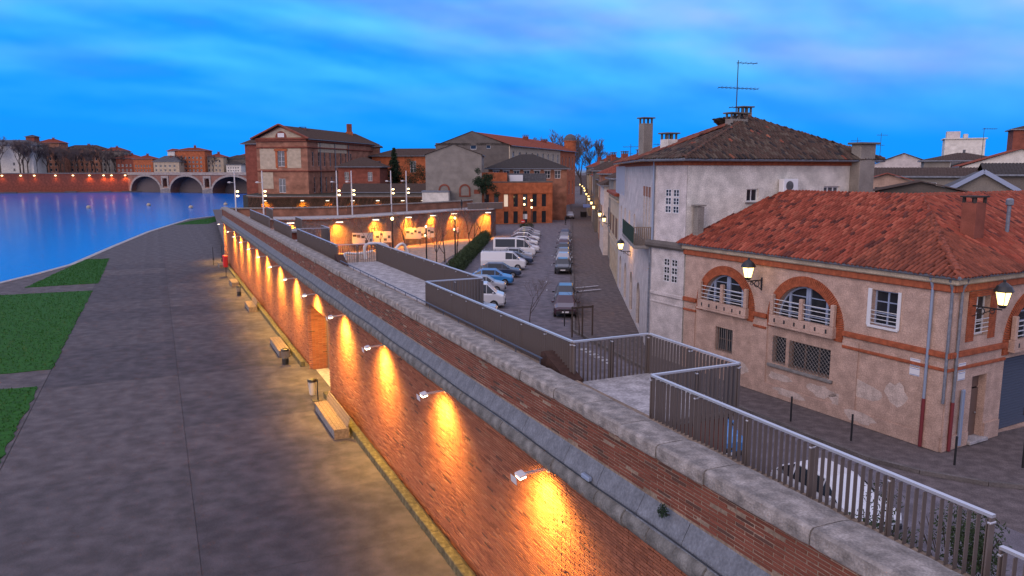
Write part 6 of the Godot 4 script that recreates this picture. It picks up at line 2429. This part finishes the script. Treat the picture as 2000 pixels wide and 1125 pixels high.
# ---------------------------------------------------------------- people: smooth body from tapered bones, meshed as surface nets
func person(label: String, at: Vector3, turn: float, stride: float, coat: Material) -> void:
	var t := thing("person", label, "person", at, turn)
	var bones := [
		[Vector3(-0.09, 0.90, 0), Vector3(-0.10, 0.50, stride * 0.4), 0.085, 0.062], [Vector3(-0.10, 0.50, stride * 0.4), Vector3(-0.10, 0.08, stride * 0.45), 0.06, 0.042], [Vector3(-0.10, 0.05, stride * 0.42), Vector3(-0.11, 0.04, stride * 0.42 + 0.17), 0.045, 0.035],
		[Vector3(0.09, 0.90, 0), Vector3(0.10, 0.50, -stride * 0.25), 0.085, 0.062], [Vector3(0.10, 0.50, -stride * 0.25), Vector3(0.10, 0.08, -stride * 0.6), 0.06, 0.042], [Vector3(0.10, 0.05, -stride * 0.6), Vector3(0.11, 0.04, -stride * 0.6 + 0.17), 0.045, 0.035],
		[Vector3(0, 0.92, 0), Vector3(0, 1.15, 0.01), 0.15, 0.14], [Vector3(0, 1.15, 0.01), Vector3(0, 1.40, 0), 0.145, 0.13], [Vector3(-0.15, 1.40, 0), Vector3(0.15, 1.40, 0), 0.085, 0.085],
		[Vector3(0, 1.40, 0), Vector3(0, 1.55, 0.01), 0.06, 0.052], [Vector3(0, 1.60, 0.015), Vector3(0, 1.68, 0.01), 0.088, 0.092], [Vector3(0, 1.585, 0.10), Vector3(0, 1.62, 0.095), 0.02, 0.015],
		[Vector3(-0.20, 1.39, 0), Vector3(-0.25, 1.12, -stride * 0.15), 0.058, 0.046], [Vector3(-0.25, 1.12, -stride * 0.15), Vector3(-0.25, 0.88, 0.05), 0.044, 0.034], [Vector3(-0.25, 0.86, 0.05), Vector3(-0.25, 0.77, 0.08), 0.036, 0.022],
		[Vector3(0.20, 1.39, 0), Vector3(0.25, 1.12, stride * 0.15), 0.058, 0.046], [Vector3(0.25, 1.12, stride * 0.15), Vector3(0.25, 0.88, stride * 0.3), 0.044, 0.034], [Vector3(0.25, 0.86, stride * 0.3), Vector3(0.25, 0.77, stride * 0.34), 0.036, 0.022]]
	var cell := 0.035
	var lo := Vector3(-0.42, -0.06, -0.55)
	var nx := 24
	var ny := 54
	var nz := 32
	var f := PackedFloat32Array()
	f.resize(nx * ny * nz)
	f.fill(1.0)
	for b in bones:
		var p: Vector3 = b[0]
		var d: Vector3 = b[1] - b[0]
		var dd := d.length_squared()
		var r := maxf(b[2], b[3]) + 0.12
		var a0 := ((p.min(b[1]) - Vector3.ONE * r - lo) / cell).floor()
		var a1 := ((p.max(b[1]) + Vector3.ONE * r - lo) / cell).ceil()
		for z in range(maxi(0, int(a0.z)), mini(nz, int(a1.z) + 1)):
			for y in range(maxi(0, int(a0.y)), mini(ny, int(a1.y) + 1)):
				for x in range(maxi(0, int(a0.x)), mini(nx, int(a1.x) + 1)):
					var q := lo + Vector3(x, y, z) * cell
					var k := clampf((q - p).dot(d) / dd, 0.0, 1.0)
					var s := (q - p - d * k).length() - lerpf(b[2], b[3], k)
					var i := x + nx * (y + ny * z)
					var h := clampf(0.5 + 0.5 * (f[i] - s) / 0.04, 0.0, 1.0)
					f[i] = lerpf(f[i], s, h) - 0.04 * h * (1.0 - h)
	var vert := {}
	var g := G.new()
	for z in nz - 1:
		for y in ny - 1:
			for x in nx - 1:
				var c := Vector3.ZERO
				var n := 0
				var base := x + nx * (y + ny * z)
				var vals := []
				for k in 8:
					vals.append(f[base + (k & 1) + nx * ((k >> 1) & 1) + nx * ny * (k >> 2)])
				for e in [[0, 1], [2, 3], [4, 5], [6, 7], [0, 2], [1, 3], [4, 6], [5, 7], [0, 4], [1, 5], [2, 6], [3, 7]]:
					var va: float = vals[e[0]]
					var vb: float = vals[e[1]]
					if (va < 0) != (vb < 0):
						var pa := Vector3(e[0] & 1, (e[0] >> 1) & 1, e[0] >> 2)
						var pb := Vector3(e[1] & 1, (e[1] >> 1) & 1, e[1] >> 2)
						c += pa.lerp(pb, va / (va - vb))
						n += 1
				if n:
					vert[base] = lo + (Vector3(x, y, z) + c / n) * cell
	var st := [1, nx, nx * ny]
	for z in range(1, nz - 1):
		for y in range(1, ny - 1):
			for x in range(1, nx - 1):
				var base := x + nx * (y + ny * z)
				for ax in 3:
					var o: int = base + st[ax]
					if (f[base] < 0) != (f[o] < 0):
						var u: int = st[(ax + 1) % 3]
						var w: int = st[(ax + 2) % 3]
						if vert.has(base) and vert.has(base - u) and vert.has(base - w) and vert.has(base - u - w):
							var q := [vert[base], vert[base - u], vert[base - u - w], vert[base - w]]
							if f[base] < 0: g.quad(q[0], q[1], q[2], q[3])
							else: g.quad(q[3], q[2], q[1], q[0])
	obj("body", g, coat, t)
	g = G.new()
	g.ball(Vector3(0, 1.66, 0.035), 0.083, Vector3(0.86, 1.05, 0.95), 10)
	obj("face", g, M.skin, t)
	g = G.new()
	g.ball(Vector3(0, 1.70, -0.012), 0.1, Vector3(0.96, 0.92, 1.05), 10)
	obj("hair", g, M.hair, t)

# ---------------------------------------------------------------- plants
func branch(gt: G, gc: G, p: Vector3, d: Vector3, l: float, r: float, lev: int, spread: float, least := 0.0) -> void:
	r = maxf(r, least)
	var n := 2 if lev > 1 else 1
	var q := p
	var dir := d
	for i in n:
		var e := q + dir * (l / n)
		var g := gt if lev >= 4 else gc
		g.cyl(q, e, r * (1.0 - 0.25 * i), r * (0.78 - 0.2 * i), 6 if lev >= 4 else 3, false)
		q = e
		dir = (dir + Vector3(rng.randf_range(-0.16, 0.16), rng.randf_range(-0.02, 0.14), rng.randf_range(-0.16, 0.16))).normalized()
	if lev == 0:
		return
	var kids := 3 if lev > 2 else 4
	for i in kids:
		var a := rng.randf() * TAU
		var s := Vector3(cos(a), 0, sin(a))
		var nd := (dir + s * rng.randf_range(0.45, 1.0) * spread + Vector3.UP * 0.22).normalized()
		var at := p.lerp(q, rng.randf_range(0.35, 1.0)) if i else q
		branch(gt, gc, at, nd, l * rng.randf_range(0.58, 0.8), r * 0.52, lev - 1, spread, least)

func bare_tree(label: String, at: Vector3, h: float, seed_: int, group: String, spread := 1.0, lev := 5, thick := 1.0, least := 0.0) -> Node3D:
	rng.seed = seed_
	var t := thing("bare_tree", label, "tree", at, 0.0, group)
	var gt := G.new()
	var gc := G.new()
	branch(gt, gc, Vector3.ZERO, Vector3.UP, h * 0.34, h * 0.016 * thick, lev, spread, least)
	obj("trunk", gt, M.bark, t)
	obj("crown", gc, M.twig, t)
	return t

func leafy(g: G, c: Vector3, ext: Vector3, n: int, s: float) -> void:
	for i in n:
		var d := Vector3(rng.randfn(), rng.randfn(), rng.randfn()).normalized()
		var p := c + d * ext * pow(rng.randf(), 0.4)
		var a := Vector3(rng.randfn(), rng.randfn(), rng.randfn()).normalized() * s
		var b := Vector3(rng.randfn(), rng.randfn(), rng.randfn()).normalized() * s * 0.6
		g.tri(p - a, p + b, p + a)

func plants() -> void:
	# trees on the sand square and at the parking
	var grp := "bare young trees on the square"
	var i := 0
	for q in [[28.6, -82.5, 6.5], [30.3, -84.5, 7.2], [34.5, -91.5, 7.0], [37.8, -95.6, 7.5], [24.2, -97.5, 5.5], [30.0, -99.5, 6.5], [41.5, -103, 6.5], [44.5, -108, 6.2], [26.6, -99.0, 5.0]]:
		bare_tree("slender leafless tree on the sand square", Vector3(q[0], 1.31, q[1]), q[2], 100 + i, grp, 0.75, 5, 0.8)
		i += 1
	bare_tree("small leafless tree growing at the edge of the parking lane", Vector3(22.3, 1.3, -45.5), 4.6, 140, "", 0.9, 5, 0.6)
	var st := bare_tree("young leafless tree between wooden stakes on the pavement", Vector3(24.4, 1.4, -42.5), 4.2, 141, "", 0.7, 4, 0.6)
	var sk := thing("tree_stakes", "dark timber frame of stakes around the young pavement tree", "tree guard", Vector3(24.4, 1.4, -42.5))
	for k in 3:
		var g := G.new()
		g.cyl(Vector3(-0.75 + k * 0.75, 0, 0.4), Vector3(-0.75 + k * 0.75, 2.0, 0.4), 0.06, 0.05, 8)
		obj("stake", g, M.bark, sk)
	var cb := G.new()
	cb.bar(Vector3(-0.8, 1.9, 0.4), Vector3(0.8, 1.9, 0.4), 0.08, 0.12)
	obj("crossbar", cb, M.bark, sk)
	# far bank: plane trees in winter, three shapes repeated
	var protos := []
	for k in 3:
		protos.append(bare_tree("leafless riverside plane tree on the far quay", Vector3(-97 + k * 8, 10.0, -536), 22.0, 200 + k, "plane trees on the far quay", 0.85, 6, 1.3, 0.045))
	rng.seed = 9
	for k in 24:
		var c := copy(protos[k % 3])
		c.position = Vector3(-72 + k * 2.35 + rng.randf_range(-1, 1), 10.0, -535 - rng.randf_range(0, 14))
		c.rotation.y = rng.randf() * TAU
		c.scale = Vector3.ONE * rng.randf_range(0.8, 1.1) * (1.0 - 0.012 * k)
	for q in [[15, -514], [33, -506]]:
		var c := copy(protos[1], "leafless tree in front of the red block by the bridge")
		c.position = Vector3(q[0], 9.6, q[1])
		c.scale = Vector3.ONE * 0.6
		c.set_meta("group", "trees in front of the red block")
	for q in [[150, -292, 1.25], [160, -290, 1.35], [170, -296, 1.2], [178, -300, 1.3], [140, -285, 1.1]]:
		var c := copy(protos[int(q[0]) % 3], "tall leafless tree at the far end of the street")
		c.position = Vector3(q[0], 1.3, q[1])
		c.scale = Vector3.ONE * q[2]
		c.set_meta("group", "trees at the end of the street")
	# conifer and evergreen by the garden
	rng.seed = 71
	var f := thing("fir_tree", "dark pointed fir tree in the hospital garden", "tree", Vector3(56.6, 5.9, -195.5))
	var g := G.new()
	g.cyl(Vector3.ZERO, Vector3(0, 11.5, 0), 0.3, 0.04, 7, false)
	obj("trunk", g, M.bark, f)
	g = G.new()
	for k in 420:
		var y := 0.6 + 11.0 * pow(rng.randf(), 1.25)
		var R := (11.9 - y) * 0.30 + 0.1
		var a := rng.randf() * TAU
		var d := Vector3(cos(a), -0.25, sin(a))
		var p := Vector3(0, y, 0)
		for j in 7:
			var c := p + d * R * (j + 1) / 7.0
			leafy(g, c, Vector3(0.25, 0.16, 0.25), 3, 0.28)
	obj("crown", g, M.leaf_dark, f)
	for q in [[60.9, -191, 4.2, "rounded dark evergreen tree right of the fir"], [57.5, -137, 2.2, "dark evergreen against the orange library gable"]]:
		var e := thing("evergreen_tree", q[3], "tree", Vector3(q[0], 5.9 if q[0] > 60 else 6.5, q[1]))
		g = G.new()
		g.cyl(Vector3.ZERO, Vector3(0, 1.2 + q[2] * 0.5, 0), 0.25, 0.1, 7, false)
		obj("trunk", g, M.bark, e)
		g = G.new()
		for k in 26:
			leafy(g, Vector3(rng.randfn() * q[2] * 0.42, 1.4 + q[2] * 0.75 + rng.randfn() * q[2] * 0.42, rng.randfn() * q[2] * 0.42), Vector3.ONE * q[2] * 0.32, 130, 0.22)
		obj("crown", g, M.leaf_dark, e)
	# hedge between square and parking
	var hg := thing("hedge", "dark clipped hedge between the sand square and the parked cars", "hedge", Vector3.ZERO)
	g = G.new()
	for k in 60:
		var p := Vector3(27.3, 2.0, -73.5).lerp(Vector3(45.6, 2.0, -108.5), k / 59.0)
		leafy(g, p, Vector3(1.05, 0.95, 1.0), 330, 0.14)
	obj("foliage", g, M.leaf_hedge, hg)
	for q in [[56.8, -117.2, 1.4, "evergreen bush at the end of the parked row", 1.3], [15.8, -12.6, 1.6, "leafy shrub behind the near railing", 1.3], [14.3, -11.6, 1.4, "leafy shrub behind the near railing", 1.3], [17.2, -11.4, 1.7, "leafy shrub behind the near railing", 1.3], [13.0, -8.6, 1.6, "leafy shrub behind the near railing", 1.3]]:
		var b := thing("shrub", q[3], "shrub", Vector3(q[0], q[4], q[1]), 0.0, "shrubs behind the near railing" if q[0] < 20 else "")
		g = G.new()
		for k in 12:
			var a := TAU * k / 12
			g.cyl(Vector3.ZERO, Vector3(cos(a) * q[2] * 0.5, q[2] * 1.2, sin(a) * q[2] * 0.5), 0.03, 0.012, 4, false)
		obj("stem", g, M.bark, b)
		g = G.new()
		for k in 16:
			leafy(g, Vector3(rng.randfn() * q[2] * 0.35, q[2] * 0.95 + rng.randfn() * q[2] * 0.3, rng.randfn() * q[2] * 0.35), Vector3.ONE * q[2] * 0.34, 160, 0.075)
		obj("foliage", g, M.leaf_hedge, b)
	# tuft growing from the ledge
	var tf := thing("wall_tuft", "small green plant growing out of the quay wall ledge", "plant", Vector3(7.86, 5.95, -10.55))
	g = G.new()
	leafy(g, Vector3(-0.05, 0.08, 0), Vector3(0.10, 0.12, 0.12), 240, 0.035)
	obj("foliage", g, M.leaf_dark, tf)
	g = G.new()
	g.cyl(Vector3(0.1, -0.03, 0), Vector3(-0.05, 0.06, 0), 0.012, 0.008, 5)
	obj("stem", g, M.bark, tf)

# ---------------------------------------------------------------- street furniture and the square
func furniture() -> void:
	var g: G
	for q in [[23.95, -23.6], [24.35, -20.8], [25.7, -17.4], [24.9, -45.4]]:
		var b := thing("bollard", "thin black bollard on the pavement edge by the corner house", "bollard", Vector3(q[0], 1.42, q[1]), 0.0, "bollards by the corner house")
		g = G.new()
		g.cyl(Vector3.ZERO, Vector3(0, 1.05, 0), 0.04, 0.04, 8)
		obj("shaft", g, M.black_paint, b)
		g = G.new()
		g.ball(Vector3(0, 1.06, 0), 0.045, Vector3.ONE, 8)
		obj("cap", g, M.black_paint, b)
	var tl := thing("traffic_light", "black traffic light seen from behind at the pavement edge", "traffic light", Vector3(27.7, 1.42, -16.2))
	g = G.new()
	g.cyl(Vector3.ZERO, Vector3(0, 2.9, 0), 0.05, 0.05, 10)
	obj("pole", g, M.black_paint, tl)
	for y in [2.65, 2.1]:
		g = G.new()
		g.box(Vector3(0.02, y, 0), Vector3(0.32, 0.45, 0.3), Basis.IDENTITY, 0.08)
		obj("signal_head", g, M.black_paint, tl)
	for q in [[88.0, -152, "grey wheelie bin on the far pavement"], [90.5, -151, "dark litter box beside the wheelie bin"]]:
		var b := thing("street_bin", q[2], "bin", Vector3(q[0], 1.42, q[1]))
		g = G.new()
		g.box(Vector3(0, 0.6, 0), Vector3(1.1, 1.1, 1.0), Basis.IDENTITY, 0.06)
		obj("body", g, M.car_trim, b)
		g = G.new()
		g.box(Vector3(0, 1.2, 0), Vector3(1.2, 0.12, 1.1), Basis.IDENTITY, 0.04)
		obj("lid", g, M.roof_slate, b)
	for q in [[87.2, -146.5, 2.3, "red and white no entry sign by the lone silver car"], [57.9, -121.0, 1.8, "red and white sign post by the library corner"]]:
		var s := thing("road_sign", q[3], "sign", Vector3(q[0], 1.3, q[1]))
		g = G.new()
		g.cyl(Vector3.ZERO, Vector3(0, q[2], 0), 0.04, 0.04, 8)
		obj("post", g, M.pale_post, s)
		g = G.new()
		g.cyl(Vector3(0, q[2], 0), Vector3(-0.02, q[2], 0.04), 0.4, 0.4, 16)
		var p := obj("disc", g, M.red_paint, s)
		g = G.new()
		g.box(Vector3(-0.03, q[2], 0.07), Vector3(0.5, 0.12, 0.03), Basis(Vector3.UP, -0.5))
		obj("bar", g, M.plastic_white, p)
	var bs := thing("shop_sign", "small blue sign hanging over the far pavement", "sign", Vector3(78.3, 5.0, -132.5))
	g = G.new()
	g.box(Vector3(-0.9, 0, 0), Vector3(1.4, 0.7, 0.1), Basis(Vector3.UP, -0.5), 0.02)
	obj("board", g, M.sign_blue, bs)
	g = G.new()
	g.bar(Vector3(-1.5, 0.42, -0.8), Vector3(0.4, 0.42, 0.2), 0.05, 0.05)
	obj("bracket", g, M.dark_iron, bs)
	# lamp posts on the square
	for q in [[27.8, -97.5, 4.3, 1.0, "black lamp post with bright round lamp in front of the exhibition boards"], [29.5, -88.8, 3.8, 0.35, "black lamp post with small lamps beside the hedge trees"], [32.3, -86.3, 4.9, 0.35, "tall black lamp post with several small heads near the hedge"]]:
		var o := thing("square_lamp", q[4], "lamp post", Vector3(q[0], 1.31, q[1]))
		g = G.new()
		g.cyl(Vector3.ZERO, Vector3(0, q[2], 0), 0.1, 0.08, 10)
		obj("post", g, M.black_paint, o)
		g = G.new()
		g.ball(Vector3(0, q[2] + 0.12, 0), 0.2 if q[3] > 0.9 else 0.13, Vector3(1, 1.1, 1), 10)
		obj("lamp_globe", g, M.glow_warm, o)
		if q[3] < 0.9:
			g = G.new()
			g.ball(Vector3(-0.14, q[2] * 0.75, 0.05), 0.11, Vector3(0.8, 1.3, 0.8), 8)
			obj("lamp_globe", g, M.glow_warm, o)
			g = G.new()
			for k in 3:
				g.ball(Vector3(0.35, q[2] * 0.78 - k * 0.22, 0), 0.1, Vector3.ONE, 8)
			g.bar(Vector3(0, q[2] * 0.75, 0), Vector3(0.35, q[2] * 0.75, 0), 0.04, 0.04)
			obj("spot_cluster", g, M.pale_post, o)
		var l := OmniLight3D.new()
		l.light_color = Color(1.0, 0.7, 0.3)
		l.light_energy = 6.0 * q[3]
		l.omni_range = 25.0
		l.omni_attenuation = 2.0
		l.light_size = 0.1
		l.shadow_enabled = true
		l.position = Vector3(q[0], 1.31 + q[2] + 0.12, q[1])
		add_child(l)
	var ml := thing("library_lamp", "double lamp post with warm lamps in front of the library", "lamp post", Vector3(65.8, 1.3, -137.0))
	g = G.new()
	g.cyl(Vector3.ZERO, Vector3(0, 5.2, 0), 0.09, 0.07, 8)
	g.cyl(Vector3(1.3, 0, 0.6), Vector3(1.3, 4.8, 0.6), 0.09, 0.07, 8)
	obj("post", g, M.black_paint, ml)
	for p in [Vector3(0, 5.2, 0.1), Vector3(0, 4.0, 0.15), Vector3(1.3, 4.8, 0.7), Vector3(1.3, 3.4, 0.75)]:
		g = G.new()
		g.ball(p, 0.2, Vector3.ONE, 8)
		obj("lamp_globe", g, M.glow_warm, ml)
	# exhibition boards in front of the rampart wall
	rng.seed = 88
	for q in [[24.6, -100.4, 2.7, -0.38, "white exhibition board with a dark panorama"], [27.6, -102.0, 2.7, -0.5, "white exhibition board with two small prints behind the bright lamp"], [33.0, -105.5, 2.7, -0.5, "white exhibition board with five small prints"], [35.4, -106.8, 2.6, -0.48, "white exhibition board half behind the bare trees"]]:
		var o := thing("exhibition_board", q[4], "board", Vector3(q[0], 1.31, q[1]), q[3])
		g = G.new()
		g.box(Vector3(0, 1.75, 0.35), Vector3(q[2], 1.5, 0.06), Basis.IDENTITY, 0.01)
		obj("board", g, M.bag, o)
		for s in [-1.0, 1.0]:
			g = G.new()
			g.cyl(Vector3(s * q[2] * 0.42, 0, 0.3), Vector3(s * q[2] * 0.42, 2.3, 0.3), 0.04, 0.04, 6)
			obj("leg", g, M.dark_iron, o)
		for k in 5:
			g = G.new()
			var x: float = -q[2] * 0.4 + q[2] * 0.2 * k
			g.box(Vector3(x + rng.randf_range(-0.05, 0.05), 1.75 + rng.randf_range(-0.4, 0.4), 0.385), Vector3(rng.randf_range(0.25, 0.5), rng.randf_range(0.25, 0.42), 0.008))
			obj("print", g, [M.glass_grey, M.shutter_blue, M.car_trim, M.frame_brown][rng.randi() % 4], o)
	# white climbing sculpture
	var pl := thing("play_sculpture", "white tubular climbing frame on the sand square", "play frame", Vector3(22.6, 1.31, -92.0), 0.2)
	pl.scale = Vector3(0.8, 0.62, 0.8)
	for q in [[Vector3(-3.4, 0, 0.6), Vector3(-3.2, 1.3, 0.2), Vector3(-1.4, 1.1, 0), Vector3(0.4, 1.2, 0), Vector3(1.6, 1.4, -0.4)], [Vector3(0.0, 0, 0.5), Vector3(0.1, 2.6, 0.3), Vector3(2.0, 2.9, 0), Vector3(4.2, 2.2, -0.6), Vector3(4.4, 0, -0.8)], [Vector3(4.8, 0, 0.6), Vector3(5.4, 1.9, 0.4), Vector3(6.6, 2.5, 0), Vector3(7.4, 1.4, -0.3), Vector3(7.7, 0, -0.4)]]:
		g = G.new()
		var pts := []
		for k in q.size() - 1:
			for s in 6:
				var p0: Vector3 = q[maxi(0, k - 1)]
				var p3: Vector3 = q[mini(q.size() - 1, k + 2)]
				pts.append((q[k] as Vector3).cubic_interpolate(q[k + 1], p0, p3, s / 6.0))
		pts.append(q[q.size() - 1])
		g.tube(pts, 0.24, 8)
		obj("tube", g, M.plastic_white, pl)
	g = G.new()
	for k in 16:
		g.bar(Vector3(-3.0 + k * 0.25, 0.1, 0.3), Vector3(-3.0 + k * 0.25, 1.1, 0.1), 0.03, 0.03)
	obj("rope_net", g, M.plastic_white, pl)
	# people
	person("person in dark coat walking down the middle of the street", Vector3(73.2, 1.31, -133.5), 0.5, 0.35, M.cloth_dark)
	person("person in dark clothes standing on the rampart walk by the guard", Vector3(43.6, 5.65, -113.4), 0.8, 0.05, M.cloth_dark)
	person("person in dark coat far down the street beside the lanterns", Vector3(104, 1.31, -190), 0.5, 0.3, M.cloth_dark)

func _ready() -> void:
	surroundings()
	textures()
	ground()
	quay_wall()
	rampart()
	wall_top()
	corner_house()
	white_house()
	street_row()
	middle_buildings()
	bridge()
	far_bank()
	back_roofs()
	wall_lamps()
	promenade_things()
	plants()
	furniture()
	vehicles()
